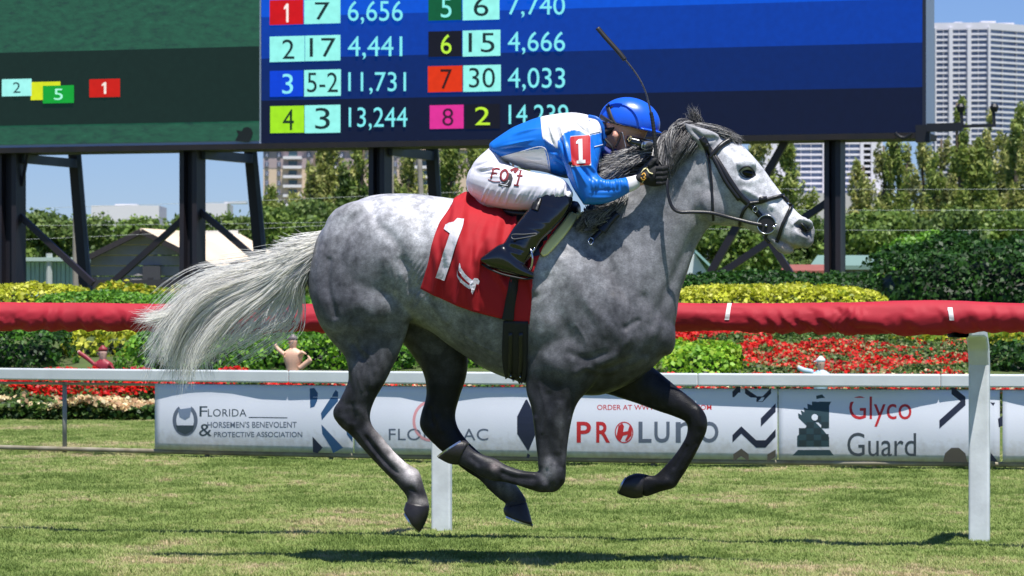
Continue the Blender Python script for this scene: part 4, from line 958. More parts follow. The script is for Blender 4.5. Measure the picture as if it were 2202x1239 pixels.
    L([(1206, 1018, 1196, 1056, .034, .125), (1178, 1012, 1166, 1060, .036, .125), (1150, 1015, 1142, 1054, .030, .125), (1121, 1011, 1116, 1045, .025, .125), (1090, 1001, 1087, 1037, .025, .125), (1064, 986, 1062, 1035, .031, .125),
       (1042, 979, 1036, 1026, .033, .125), (1024, 972, 1016, 1013, .028, .125), (1008, 958, 997, 1003, .03, .125), (1002, 950, 985, 998, .034, .125)], n=22)
    # far fore leg
    L([(1330, 700, 1220, 790, .08, -.1), (1372, 762, 1275, 838, .076, -.11), (1402, 787, 1320, 852, .066, -.12), (1430, 810, 1366, 867, .056, -.12), (1460, 836, 1414, 884, .048, -.12), (1490, 860, 1450, 896, .043, -.12), (1512, 882, 1472, 906, .040, -.12),
       (1521, 906, 1478, 918, .040, -.12), (1518, 932, 1476, 934, .036, -.12), (1507, 955, 1467, 954, .030, -.12), (1486, 994, 1446, 985, .026, -.12), (1464, 1030, 1424, 1008, .027, -.12), (1450, 1049, 1408, 1022, .033, -.12),
       (1424, 1056, 1396, 1022, .03, -.12), (1402, 1064, 1386, 1019, .029, -.12), (1390, 1069, 1370, 1019, .033, -.12)], n=22)
    # chest, shoulder and thigh masses
    for s in (1, -1):
        loft(mb, PH, [(1250, 500, 1200, 580, .05, s * .13), (1330, 600, 1200, 660, .075, s * .13), (1385, 690, 1190, 740, .08, s * .13), (1370, 760, 1180, 800, .06, s * .13)], n=20)
        loft(mb, PH, [(1405, 640, 1330, 660, .06, s * .08), (1425, 700, 1330, 730, .072, s * .085), (1396, 766, 1320, 796, .055, s * .08)], n=18)
    loft(mb, PH, [(735, 470, 710, 560, .10, -.10), (850, 500, 700, 640, .12, -.11), (880, 600, 740, 700, .10, -.11)], n=20)
    # dock of the tail
    L([(705, 500, 700, 540, .035), (680, 522, 672, 560, .032), (640, 535, 635, 566, .026), (600, 556, 600, 578, .018), (560, 580, 562, 592, .008)], n=14)
    me = remesh(mb, V, 5, 'body')
    co = getco(me); n = len(co)
    # soften the folds where limbs join
    px, py = topx(co)
    w_ = np.zeros(n)
    for cx, cy, r, s in ((800, 600, 170, 1), (1250, 700, 170, 1), (1400, 640, 120, 1), (1330, 520, 120, 1), (900, 700, 70, .8), (1340, 820, 70, .7), (1535, 440, 70, .7), (1690, 480, 30, .3), (700, 540, 60, .7), (1110, 780, 60, .6), (1480, 420, 90, .8)):
        w_ = np.maximum(w_, s * np.exp(-((px - cx) ** 2 + (py - cy) ** 2) / (r * r)))
    shrink_smooth(me, 20, w_)
    CA = {}
    # sculpting strokes: polyline, radius px, depth m, side
    def stroke(pts, r, amt, side=1, off=None):
        # normals and picture positions are refreshed now and then, not for every stroke
        if CA.get('k', 99) >= 9:
            CA['co'] = getco(me); CA['no'] = getno(me); CA['px'] = topx(CA['co']); CA['lat'] = (CA['co'] - np.array(PH(1101, 690))) @ np.array(NEAR); CA['k'] = 0
        CA['k'] += 1; co = CA['co']; no = CA['no']; px, py = CA['px']; lat = CA['lat']
        xs_ = [p[0] for p in pts]; ys_ = [p[1] for p in pts]; m_ = r * 2.6
        ix = np.nonzero((px > min(xs_) - m_) & (px < max(xs_) + m_) & (py > min(ys_) - m_) & (py < max(ys_) + m_))[0]
        px, py, lat = px[ix], py[ix], lat[ix]; d = np.full(len(ix), 1e9)
        pts = catmull(pts, 5) if len(pts) > 2 else np.array(pts, float)
        for i in range(len(pts) - 1):
            a = pts[i]; b = pts[i + 1]; v = b - a; t = np.clip(((px - a[0]) * v[0] + (py - a[1]) * v[1]) / (v @ v + 1e-9), 0, 1)
            d = np.minimum(d, np.hypot(px - a[0] - v[0] * t, py - a[1] - v[1] * t))
        nq = no[ix]; facing = np.clip((nq @ np.array(NEAR) * side) * 2.2, 0, 1); sel = np.exp(-(d / r) ** 2) * facing
        if off is not None: sel = sel * ((lat > off) if side > 0 else (lat < off))
        if r >= 9 and pts[:, 0].max() < 1400: amt *= .72
        co[ix] += nq * (sel * amt)[:, None]
        if CA['k'] >= 9: setco(me, co)
    for sd in (1, -1):
        S = lambda pts, r, a, off=None: stroke(pts, r, a, sd, off if sd > 0 or off is None else -off)
        # face
        S([(1606, 372), (1620, 372)], 12, -.009); S([(1588, 352), (1604, 346), (1622, 352), (1634, 366)], 5, .006); S([(1590, 388), (1610, 392), (1630, 384)], 6, .004)
        S([(1600, 408), (1630, 425), (1660, 446)], 5, .007); S([(1610, 425), (1640, 450), (1665, 470)], 12, -.004)
        S([(1640, 395), (1670, 432), (1694, 462)], 8, -.005); S([(1522, 400), (1518, 440), (1530, 470), (1556, 482)], 12, .008); S([(1560, 440), (1575, 470)], 16, -.005)
        S([(1706, 482), (1720, 472), (1738, 474), (1752, 488)], 4.5, .010); S([(1708, 486), (1716, 502), (1736, 510), (1750, 502)], 4.5, .009)
        S([(1718, 485), (1730, 491), (1742, 498)], 12, -.040); S([(1690, 475), (1698, 500), (1700, 515)], 6, -.005); S([(1672, 516), (1690, 524), (1706, 532)], 3.5, -.008)
        S([(1560, 310), (1580, 330)], 9, -.006); S([(1535, 300), (1514, 300), (1494, 285)], 5, -.010)
        S([(1535, 296), (1512, 296), (1490, 280)], 4, -.009)
        for v_ in ([(1645, 400), (1638, 425), (1650, 450), (1668, 470)], [(1638, 425), (1620, 440)], [(1650, 450), (1640, 470)], [(1690, 450), (1684, 470), (1690, 490)], [(1560, 330), (1576, 345), (1580, 360)],
                   [(1240, 700), (1262, 740), (1258, 790)], [(1300, 620), (1318, 680), (1345, 720)], [(1160, 830), (1172, 880), (1166, 930)], [(1000, 720), (1040, 745), (1085, 765)], [(760, 700), (775, 750), (768, 800), (778, 840)], [(775, 750), (800, 770), (806, 800)], [(840, 560), (850, 600), (846, 640)]):
            S(v_, 3.4, .0028)
        # neck: jugular groove, crest and throat
        S([(1515, 480), (1478, 540), (1440, 620), (1405, 700)], 13, -.012); S([(1500, 430), (1440, 500), (1390, 580), (1350, 650)], 26, .008)
        S([(1480, 330), (1420, 400), (1350, 470)], 20, -.006); S([(1500, 470), (1486, 440), (1500, 400)], 12, -.008)
        # shoulder and upper arm
        S([(1262, 520), (1310, 580), (1350, 650), (1375, 710)], 12, -.011); S([(1215, 560), (1240, 620), (1290, 680), (1345, 735)], 14, .010); S([(1180, 600), (1205, 680), (1235, 740)], 16, -.009)
        S([(1350, 728), (1330, 760), (1290, 785)], 10, .010); S([(1345, 705), (1372, 690)], 7, -.008); S([(1180, 700), (1170, 760), (1200, 790)], 18, .010); S([(1225, 760), (1262, 772), (1300, 760)], 9, -.010)
        S([(1240, 800), (1262, 790), (1300, 800), (1330, 790)], 8, .008); S([(1150, 640), (1142, 700), (1136, 760)], 10, -.012); S([(1385, 640), (1398, 700), (1390, 760)], 10, -.010)
        S([(1270, 560), (1262, 640), (1300, 720)], 9, .005); S([(1320, 640), (1330, 690)], 9, .006)
        # forearm and knee (near leg only by offset)
        S([(1180, 850), (1176, 920), (1182, 980)], 8, -.006, .07); S([(1205, 870), (1204, 920), (1200, 970)], 8, .005, .07); S([(1192, 1010), (1194, 1026)], 12, .005, .07)
        S([(1150, 1030), (1110, 1028), (1080, 1018)], 5, -.005, .07)
        S([(1163, 1000), (1160, 960), (1152, 900)], 5, .005, .06); S([(1212, 1000), (1218, 960), (1226, 900)], 4, .004, .06); S([(1192, 1000), (1190, 1035)], 5, .007, .06); S([(1206, 1012), (1208, 1030)], 5, .006, .06); S([(1176, 1012), (1172, 1036)], 5, -.006, .06)
        S([(1146, 1046), (1112, 1040), (1082, 1032)], 3.5, .004, .06); S([(1146, 1020), (1112, 1018), (1080, 1008)], 3.5, .003, .06); S([(1052, 1006), (1046, 1000)], 12, .006, .06); S([(1030, 998), (1014, 984)], 5, -.005, .06)
        S([(738, 900), (750, 912)], 8, .006, .06); S([(770, 880), (786, 898)], 7, .005, .06); S([(757, 870), (762, 905)], 5, -.006, .06); S([(770, 930), (800, 972), (842, 1020)], 3.5, .0035, .06); S([(800, 940), (832, 980), (870, 1010)], 3.5, .0035, .06); S([(786, 938), (818, 980), (856, 1018)], 3, -.004, .06)
        S([(880, 1024), (886, 1036)], 10, .006, .06); S([(884, 1052), (896, 1062)], 4, -.006, .06); S([(740, 800), (756, 840), (750, 870)], 6, -.006, .06); S([(790, 780), (796, 830)], 6, .006, .06)
        S([(1500, 880), (1505, 915)], 8, .005); S([(1476, 960), (1450, 1005)], 3.5, -.005); S([(1497, 960), (1468, 1010)], 3.5, .004); S([(940, 900), (950, 925)], 8, .005); S([(925, 880), (930, 910)], 5, -.005); S([(1434, 1036), (1426, 1044)], 9, .005)
        # haunch, stifle, gaskin
        S([(800, 440), (812, 480), (850, 520), (872, 570), (882, 620)], 12, -.012); S([(775, 460), (740, 520), (720, 590), (722, 660)], 16, -.008); S([(830, 560), (846, 610), (868, 650)], 16, .010)
        S([(862, 560), (884, 610), (888, 650)], 9, -.014); S([(870, 590), (880, 640), (876, 680)], 10, .012); S([(690, 540), (682, 600), (692, 660), (716, 710)], 9, .006); S([(706, 560), (704, 620), (720, 680)], 7, -.009)
        S([(770, 680), (800, 700), (850, 690)], 14, -.008); S([(760, 740), (790, 790), (790, 840)], 8, -.007, .06); S([(820, 720), (815, 780), (800, 840)], 12, .006, .06); S([(738, 868), (748, 885)], 10, -.006, .06)
        S([(728, 880), (724, 895)], 9, .006, .06); S([(778, 890), (776, 905)], 12, .005, .06); S([(790, 945), (820, 985), (850, 1015)], 5, -.005, .06)
        S([(740, 430), (800, 470), (860, 460)], 24, .006); S([(910, 480), (915, 560), (900, 620)], 22, -.016); S([(905, 640), (930, 660), (960, 690)], 10, .008)
        # ribs and flank
        for k in range(5): S([(940 + k * 28, 560 + k * 8), (925 + k * 28, 640 + k * 12), (935 + k * 28, 700 + k * 14)], 7, .0025)
    setco(me, CA['co'])
    # fine skin folds at the flank
    co = getco(me); no = getno(me); px, py = topx(co)
    reg = np.exp(-(((px - 905) / 34) ** 2 + ((py - 600) / 62) ** 2)) * np.clip(no @ np.array(NEAR) * 2, 0, 1)
    setco(me, co + no * (reg * .0016 * np.sin((px * .55 + py * .38)))[:, None])
    # veins and small unevenness
    co = getco(me); no = getno(me)
    setco(me, co + no * (nz3(co, 9, 3) * .0016 + nz3(co, 22, 8) * .0006)[:, None])
    return me
HB = horse_body()

def horse():
    me = HB; co = getco(me); px, py = topx(co); lat = (co - np.array(PH(1101, 690))) @ np.array(NEAR); n = len(co)
    # coat: hair colour, with highlights and underside shade painted in (light face and topline, iron grey quarters, near black legs)
    col = np.tile(np.array([.24, .24, .255]), (n, 1))
    def blob(x, y, rx, ry, c, s=1, ang=0, sel=None):
        nonlocal col
        a = R(ang); dx = (px - x) * math.cos(a) + (py - y) * math.sin(a); dy = -(px - x) * math.sin(a) + (py - y) * math.cos(a)
        g = s * np.exp(-((dx / rx) ** 2 + (dy / ry) ** 2))
        if sel is not None: g = g * sel
        col = col * (1 - g[:, None]) + np.array(c) * g[:, None]
    pale = (.66, .66, .68); mid = (.17, .17, .18); dark = (.042, .042, .052)
    blob(940, 460, 190, 75, pale, .9); blob(820, 440, 90, 60, (.46, .46, .48), .7); blob(1180, 600, 70, 90, (.42, .42, .45), .7); blob(960, 600, 95, 80, (.40, .41, .43), .65); blob(845, 570, 30, 70, (.4, .4, .42), .5)
    blob(760, 560, 90, 90, (.12, .12, .135), .6); blob(720, 650, 70, 60, dark, .75); blob(800, 720, 80, 70, dark, .8); blob(690, 600, 36, 80, dark, .6); blob(850, 660, 40, 60, (.2, .2, .21), .6)
    blob(1620, 360, 90, 120, (.72, .72, .75), .95, -40); blob(1700, 450, 60, 60, (.74, .74, .76), .85); blob(1560, 430, 60, 50, (.25, .25, .27), .6); blob(1725, 520, 34, 22, (.2, .2, .21), .7); blob(1652, 512, 26, 16, (.14, .14, .15), .6)
    blob(1420, 520, 90, 110, (.24, .24, .26), .6); blob(1330, 590, 12, 70, (.33, .33, .35), .5, -15); blob(1290, 680, 10, 50, (.22, .22, .23), .5, -20); blob(1360, 745, 45, 12, (.2, .2, .21), .6, -10); blob(1240, 790, 60, 10, (.17, .17, .18), .5, -15); blob(1310, 700, 120, 100, (.062, .062, .072), .9); blob(1440, 740, 60, 90, (.07, .07, .08), .8); blob(1260, 600, 60, 60, (.22, .22, .235), .6); blob(1180, 560, 50, 60, (.5, .5, .52), .6)  # includes shoulder sheen streaks and lower chest shade painted in
    blob(1030, 765, 120, 50, (.085, .085, .1), .75, 28); blob(1000, 690, 100, 50, (.16, .16, .18), .5, 28)  # shading of the lower belly, painted into the coat
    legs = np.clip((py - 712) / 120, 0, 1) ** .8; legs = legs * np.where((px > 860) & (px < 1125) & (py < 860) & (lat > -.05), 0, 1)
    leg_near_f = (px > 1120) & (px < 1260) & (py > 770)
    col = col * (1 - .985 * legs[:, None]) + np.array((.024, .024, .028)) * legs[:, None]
    blob(1205, 930, 9, 60, (.10, .10, .105), .8, -4, (py > 860) * 1.0); blob(1168, 900, 14, 40, (.03, .03, .036), .7); blob(780, 800, 10, 50, (.06, .06, .065), .6, 10, (lat > 0) * 1.0); blob(985, 830, 8, 40, (.04, .042, .05), .6, 8, (lat < 0) * 1.0); blob(1490, 975, 8, 40, (.03, .03, .036), .6, 25); blob(1180, 790, 50, 18, (.07, .07, .08), .6, -10); blob(1100, 1030, 40, 6, (.03, .03, .033), .7, 14); blob(1178, 1008, 14, 26, (.34, .33, .34), .6); blob(852, 978, 13, 56, (.62, .57, .56), 1, -38, (lat > 0) * 1.0); blob(884, 1016, 22, 17, (.5, .46, .46), .9, 0, (lat > 0) * 1.0)  # leg highlights and the lit near hind cannon, painted as lighter coat
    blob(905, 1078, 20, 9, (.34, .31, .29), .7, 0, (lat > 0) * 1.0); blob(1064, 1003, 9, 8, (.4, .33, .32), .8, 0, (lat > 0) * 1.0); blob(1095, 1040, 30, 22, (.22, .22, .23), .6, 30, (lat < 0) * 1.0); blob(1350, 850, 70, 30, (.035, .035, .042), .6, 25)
    inner = (lat < -.02) & (py > 655) & (px > 800) & (px < 1020) | (lat < -.03) & (py > 790) & (px > 1240)  # far legs: shade painted in by darkening the coat
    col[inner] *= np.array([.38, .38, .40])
    # mouth and nostril
    blob(1730, 491, 19, 11, (.016, .005, .005), 1.0, 25, (np.abs(lat) > -1) * 1.0); blob(1607, 371, 17, 11, (.03, .03, .034), .9, 12); blob(1690, 532, 17, 13, (.42, .32, .29), 1, 10); blob(1711, 531, 8, 5, (.42, .34, .12), .8)
    # the hair is darker towards the crest of the mane and inside the ears
    blob(1430, 300, 60, 12, dark, .6, -40)
    # dapples
    q = nz3(co, 7.5, 31); q2 = nz3(co, 24, 5); q3 = nz3(co, 60, 9); body = np.clip((820 - py) / 120, 0, 1) * np.clip((1500 - px) / 200, .25, 1)
    q4 = nz3(co * np.array([1, 1, .45]), 34, 17)
    col *= (1 + body * (.34 * q + .34 * q2 + .16 * q3) + .16 * q3 + .14 * q4 + legs * (.5 * q2 + .45 * q + .3 * q4))[:, None]
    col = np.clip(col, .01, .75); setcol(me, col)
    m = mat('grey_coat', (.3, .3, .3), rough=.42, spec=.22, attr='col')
    N = m.node_tree; b = N.nodes['Principled BSDF']
    tc = N.nodes.new('ShaderNodeTexCoord'); mp = N.nodes.new('ShaderNodeMapping'); mp.inputs['Scale'].default_value = (90, 90, 260); mp.inputs['Rotation'].default_value = (0, R(25), 0)
    nz = N.nodes.new('ShaderNodeTexNoise'); nz.inputs['Scale'].default_value = 1.6; nz.inputs['Detail'].default_value = 4
    N.links.new(tc.outputs['Object'], mp.inputs[0]); N.links.new(mp.outputs[0], nz.inputs['Vector'])
    mr = N.nodes.new('ShaderNodeMapRange'); mr.inputs[1].default_value = .3; mr.inputs[2].default_value = .7; mr.inputs[3].default_value = .8; mr.inputs[4].default_value = 1.2
    N.links.new(nz.outputs[0], mr.inputs[0]); mx = N.nodes.new('ShaderNodeMix'); mx.data_type = 'RGBA'; mx.blend_type = 'MULTIPLY'; mx.inputs[0].default_value = 1
    at = [x for x in N.nodes if x.type == 'ATTRIBUTE'][0]
    vo = N.nodes.new('ShaderNodeTexVoronoi'); vo.feature = 'SMOOTH_F1'; vo.inputs['Scale'].default_value = 25; vo.inputs['Smoothness'].default_value = 1
    wp = N.nodes.new('ShaderNodeTexNoise'); wp.inputs['Scale'].default_value = 22; wp.inputs['Detail'].default_value = 5; N.links.new(tc.outputs['Object'], wp.inputs['Vector'])
    vm = N.nodes.new('ShaderNodeVectorMath'); vm.operation = 'MULTIPLY_ADD'; vm.inputs[1].default_value = (.05, .05, .05); N.links.new(wp.outputs['Color'], vm.inputs[0]); N.links.new(tc.outputs['Object'], vm.inputs[2]); N.links.new(vm.outputs[0], vo.inputs['Vector'])
    m2 = N.nodes.new('ShaderNodeMapRange'); m2.inputs[1].default_value = .15; m2.inputs[2].default_value = .62; m2.inputs[3].default_value = 1.22; m2.inputs[4].default_value = .72; N.links.new(vo.outputs['Distance'], m2.inputs[0])
    n5 = N.nodes.new('ShaderNodeTexNoise'); n5.inputs['Scale'].default_value = 130; n5.inputs['Detail'].default_value = 3; N.links.new(tc.outputs['Object'], n5.inputs['Vector'])
    m5 = N.nodes.new('ShaderNodeMapRange'); m5.inputs[1].default_value = .35; m5.inputs[2].default_value = .65; m5.inputs[3].default_value = .80; m5.inputs[4].default_value = 1.22; N.links.new(n5.outputs[0], m5.inputs[0])
    mm = N.nodes.new('ShaderNodeMath'); mm.operation = 'MULTIPLY'; N.links.new(m2.outputs[0], mm.inputs[0]); N.links.new(m5.outputs[0], mm.inputs[1])
    md_ = N.nodes.new('ShaderNodeMix'); md_.data_type = 'RGBA'; md_.blend_type = 'MULTIPLY'; md_.inputs[0].default_value = .62; N.links.new(at.outputs['Color'], md_.inputs[6]); N.links.new(mm.outputs[0], md_.inputs[7])
    N.links.new(md_.outputs[2], mx.inputs[6]); N.links.new(mr.outputs[0], mx.inputs[7]); N.links.new(mx.outputs[2], b.inputs['Base Color'])
    bp = N.nodes.new('ShaderNodeBump'); bp.inputs['Distance'].default_value = .0012; bp.inputs['Strength'].default_value = .8; N.links.new(nz.outputs[0], bp.inputs['Height']); N.links.new(bp.outputs[0], b.inputs['Normal'])
    root = empty('horse', (PH(1101, 690).x, PH(1101, 690).y, 0)); tag(root, 'dappled grey racehorse galloping to the right with all four feet off the turf', 'horse')
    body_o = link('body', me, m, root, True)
    # hooves
    horn = mat('hoof_horn', srgb(38, 35, 36), rough=.42, var=.25, vscale=30, bump=.001, bscale=120); shoe = mat('horseshoe', (.5, .52, .55), rough=.3, metal=1)
    def hoof(off, secs, sole, lab=None):
        mb = MB(); loft(mb, PH, [(*s, off) for s in secs], n=24, sub=3, capr=.08, sq=.95); o = mb.build('hoof', horn, root, True); fixn(o)
        a = PH(sole[0], sole[1], off); b_ = PH(sole[2], sole[3], off); ctr = (a + b_) / 2; ax = (b_ - a) / 2; q = MB(); n = 22; lat_ = NEAR * secs[-1][4]; nrm = ax.cross(lat_).normalized() * .004
        pin = []; pout = []
        for i in range(n + 1):
            t = R(-150 + 300 * i / n); d = ax * math.cos(t) + lat_ * math.sin(t); pout.append(ctr + d * 1.0); pin.append(ctr + d * .74)
        for s_ in (1, -1):
            pass
        vs = [p + nrm * s_ for s_ in (1, -1) for p in pout + pin]; m_ = n + 1; fs = []
        for i in range(n):
            fs += [(i, i + 1, m_ + i + 1, m_ + i), (2 * m_ + i, 3 * m_ + i, 3 * m_ + i + 1, 2 * m_ + i + 1), (i, 2 * m_ + i, 2 * m_ + i + 1, i + 1), (m_ + i, m_ + i + 1, 3 * m_ + i + 1, 3 * m_ + i)]
        q.add(vs, fs); fixn(q.build('horseshoe', shoe, o))
    hoof(.12, [(873, 1080, 923, 1088, .038), (870, 1090, 921, 1106, .046), (869, 1097, 913, 1128, .050), (873, 1104, 903, 1144, .046)], (870, 1100, 902, 1145))
    hoof(-.13, [(1083, 1092, 1132, 1080, .036), (1083, 1100, 1138, 1100, .045), (1086, 1107, 1145, 1128, .05)], (1086, 1109, 1146, 1131))
    hoof(.125, [(1008, 951, 986, 1000, .036), (1001, 948, 965, 997, .046), (996, 947, 942, 985, .05)], (997, 946, 941, 983))
    hoof(-.12, [(1388, 1020, 1382, 1070, .035), (1368, 1018, 1358, 1072, .045), (1350, 1024, 1331, 1063, .046)], (1349, 1024, 1329, 1061))
    # eye
    eye = mat('eye', (.004, .003, .003), rough=.12, spec=.35)
    bv = bvh(me)
    def hit(x, y, off=0.0, default=.05):
        r = ray(x, y).normalized(); h = bv.ray_cast(EYE, r)
        return (h[0] - r * off) if h[0] else PH(x, y, default) - r * off
    mb = MB(); c = hit(1607, 372); ball(mb, c + Vector((0, .001, 0)), .028, .016, .018, Matrix.Rotation(R(20), 3, 'Y')); mb.build('eye', eye, root, True)
    for pts, r_ in (([(1590, 368), (1597, 361), (1608, 358), (1618, 364), (1624, 376)], .0042), ([(1590, 368), (1596, 378), (1607, 382), (1618, 381), (1624, 376)], .002)):
        mb = MB(); mb.tube([hit(x, y, .003) for x, y in catmull(pts, 4)], r_, 6); mb.build('eyelid', mat('eyelid', (.03, .03, .035), rough=.5), root, True)
    mb = MB(); c2 = PH(1607, 372, -.075); ball(mb, c2, .021, .012, .015); mb.build('eye', eye, root, True)
    # nostril
    mb = MB(); c = PH(1731, 491, .036); 
    # hair: strands as thin tapering tubes
    def strands(name, guides, n, m, seg=9, r=.0013, spread=.01, jit=.012, colj=None, seed=1, lenj=.3, parent=root, wob=.008, clump=0, flat=False):
        rs = np.random.default_rng(seed); G_ = [np.array([[v for v in PH(x, y, o)] for x, y, o in catmull(g, 4)]) for g in guides]
        K = len(G_); allv = []; allf = []; cols = []
        T = np.linspace(0, 1, seg + 1)
        def at(g, t):
            f = t * (len(g) - 1); i = np.minimum(f.astype(int), len(g) - 2); w_ = (f - i)[:, None]; return g[i] * (1 - w_) + g[i + 1] * w_
        base = 0
        CL = [(rs.uniform(0, K - 1), rs.normal(size=3), rs.normal(size=3), rs.uniform(0, 6.28, 3), rs.uniform(2.5, 6)) for _ in range(max(clump, 1))]
        for k in range(n):
            a = rs.uniform(0, K - 1); cc = CL[rs.integers(0, len(CL))]
            if clump: a = min(max(cc[0] + rs.normal() * .22, 0), K - 1.001)
            i = min(int(a), K - 2); w_ = a - i; ln = 1 - lenj * rs.uniform(0, 1) ** 2
            t = T * ln; p = at(G_[i], t) * (1 - w_) + at(G_[i + 1], t) * w_
            d = rs.normal(size=3) * spread; e = rs.normal(size=3) * jit; ph = rs.uniform(0, 6.28, 3); fr = rs.uniform(3, 9)
            if clump: e = e * .35 + cc[2] * jit * 1.1; d = d * .45 + cc[1] * spread * .8; ph = cc[3] + rs.normal(size=3) * .35; fr = cc[4]
            p = p + d + e * T[:, None] ** 1.5 + wob * np.sin(fr * T[:, None] + ph) * T[:, None]
            tg = np.gradient(p, axis=0); tg /= np.linalg.norm(tg, axis=1)[:, None] + 1e-9; x = np.cross(tg, [0.1, 1, .2]); x /= np.linalg.norm(x, axis=1)[:, None] + 1e-9; y = np.cross(tg, x)
            rad = (r * rs.uniform(.7, 1.3) * (1 - .8 * T ** 2))[:, None]
            if flat:
                nd = np.array(SUN) * .75 + np.array(NEAR) + rs.normal(size=3) * .45; x = np.cross(tg, nd); x /= np.linalg.norm(x, axis=1)[:, None] + 1e-9
                v = np.stack([p + x * rad * 1.25, p - x * rad * 1.25], 1).reshape(-1, 3); allv.append(v)
                for s in range(seg): allf.append((base + s * 2, base + s * 2 + 1, base + s * 2 + 3, base + s * 2 + 2))
                base += (seg + 1) * 2; cols.append(np.tile(colj(rs, a / (K - 1)), ((seg + 1) * 2, 1))); continue
            v = np.stack([p + x * rad, p - x * rad * .5 + y * rad * .87, p - x * rad * .5 - y * rad * .87], 1).reshape(-1, 3); allv.append(v)
            for s in range(seg):
                for j in range(3): allf.append((base + s * 3 + j, base + s * 3 + (j + 1) % 3, base + s * 3 + 3 + (j + 1) % 3, base + s * 3 + 3 + j))
            base += (seg + 1) * 3
            c = colj(rs, a / (K - 1)); cols.append(np.tile(c, ((seg + 1) * 3, 1)))
        me = bpy.data.meshes.new(name); me.from_pydata(np.concatenate(allv), [], allf); setcol(me, np.concatenate(cols)); o = link(name, me, m, parent, True); return o
    hair = mat('horse_hair', (.4, .4, .4), rough=.45, spec=.4, attr='col', trans=.15)
    tailm = mat('tail_hair', (.8, .8, .8), rough=.55, spec=.6, attr='col', trans=.5, sheen=.5)
    def tailc(rs, a):
        t = rs.uniform(); return np.minimum(np.array([.98, .96, .90]) * rs.uniform(.8, 1.05), .98) if t > .1 else np.array([.3, .3, .32]) * rs.uniform(.5, 1.3)
    tg = [[(690, 522, .02), (640, 535, .02), (590, 562, .01), (520, 588, 0), (450, 606, 0), (395, 652, .02), (354, 715, .02), (338, 752, .02)],
          [(688, 528, .03), (630, 545, .04), (570, 578, .03), (500, 604, .02), (430, 634, .02), (380, 692, .03), (352, 750, .03), (346, 778, .03)],
          [(684, 535, .03), (620, 562, .05), (550, 596, .04), (470, 630, .04), (412, 684, .03), (382, 745, .02), (368, 792, .02)],
          [(680, 545, .03), (620, 578, .05), (550, 618, .05), (480, 650, .05), (430, 690, .04), (398, 750, .03), (396, 805, .02)],
          [(678, 555, .02), (625, 592, .04), (560, 640, .05), (500, 680, .05), (455, 720, .03), (425, 760, .02), (408, 800, .0)],
          [(676, 565, .02), (630, 605, .03), (575, 655, .03), (530, 700, .03), (495, 735, .01), (450, 770, .0), (420, 796, -.01)],
          [(674, 572, .01), (640, 612, .02), (605, 668, .02), (580, 705, .02), (540, 730, .0), (500, 752, -.02), (460, 780, -.02)],
          [(674, 580, .0), (652, 620, .0), (650, 665, .0), (640, 700, .0), (600, 722, -.02), (560, 742, -.03), (520, 750, -.03)]]
    strands('tail', tg[:5], 2500, tailm, seg=16, r=.0013, spread=.012, jit=.040, colj=tailc, seed=3, lenj=.6, clump=55, wob=.026, flat=True)
    strands('tail', tg[3:], 420, tailm, seg=16, r=.0013, spread=.012, jit=.035, colj=tailc, seed=4, lenj=.55, clump=26, wob=.02, flat=True)
    strands('tail', [[(704, 505, 0), (670, 512, .02), (632, 520, .03), (600, 524, .03)], [(700, 520, .03), (660, 535, .05), (620, 548, .05), (580, 556, .05)], [(690, 535, .04), (650, 560, .06), (610, 590, .06), (585, 612, .06)], [(680, 560, .04), (655, 590, .05), (640, 615, .05), (640, 650, .04)]],
            1100, tailm, seg=7, r=.0014, spread=.012, jit=.02, colj=tailc, seed=5, lenj=.5, flat=True)
    strands('tail', [[(500, 600, 0), (400, 650, .02), (350, 672, .04), (300, 668, .05)], [(480, 615, 0), (390, 670, .02), (340, 690, .03), (300, 697, .05)]], 140, tailm, seg=9, r=.0013, spread=.01, jit=.02, colj=tailc, seed=6, lenj=.4, flat=True)
    def manec(rs, a):
        t = rs.uniform(); return np.array([.07, .066, .068]) * rs.uniform(.5, 1.6) if t > .45 else np.array([.40, .39, .38]) * rs.uniform(.5, 1.2)
    M1 = [[(1498, 274, .0), (1482, 268, .03), (1462, 276, .06), (1450, 300, .09), (1446, 330, .10)], [(1488, 276, .0), (1466, 272, .04), (1446, 284, .07), (1436, 312, .10), (1434, 345, .11)],
          [(1470, 282, .0), (1450, 282, .04), (1434, 298, .07), (1428, 330, .10), (1428, 362, .11)], [(1452, 292, .0), (1434, 294, .04), (1424, 315, .07), (1420, 345, .10), (1424, 378, .11)],
          [(1430, 308, .0), (1418, 312, .04), (1412, 335, .08), (1414, 362, .11), (1420, 388, .11)]]
    strands('mane', M1, 2600, hair, seg=9, r=.0015, spread=.009, jit=.008, colj=manec, seed=11, lenj=.5, flat=True, clump=60, wob=.012)
    M1b = [[(1504, 280, .03), (1500, 292, .06), (1488, 312, .085), (1474, 335, .095)], [(1490, 284, .04), (1480, 300, .075), (1466, 325, .095), (1456, 348, .10)], [(1470, 292, .04), (1458, 310, .075), (1446, 340, .10), (1440, 368, .105)]]
    strands('mane', M1b, 1300, hair, seg=8, r=.0015, spread=.009, jit=.012, colj=manec, seed=12, lenj=.4, clump=40, wob=.012)
    M2 = [[(1425, 312, 0), (1390, 318, .04), (1350, 335, .07), (1310, 352, .09)], [(1405, 332, 0), (1370, 335, .05), (1330, 352, .09), (1295, 372, .10)], [(1385, 352, 0), (1350, 352, .05), (1310, 368, .10), (1282, 388, .11)],
          [(1360, 380, 0), (1330, 378, .06), (1296, 392, .10), (1268, 408, .12)]]
    strands('mane', M2, 2400, hair, seg=9, r=.0015, spread=.010, jit=.014, colj=manec, seed=13, lenj=.5, flat=True, wob=.02, clump=50)
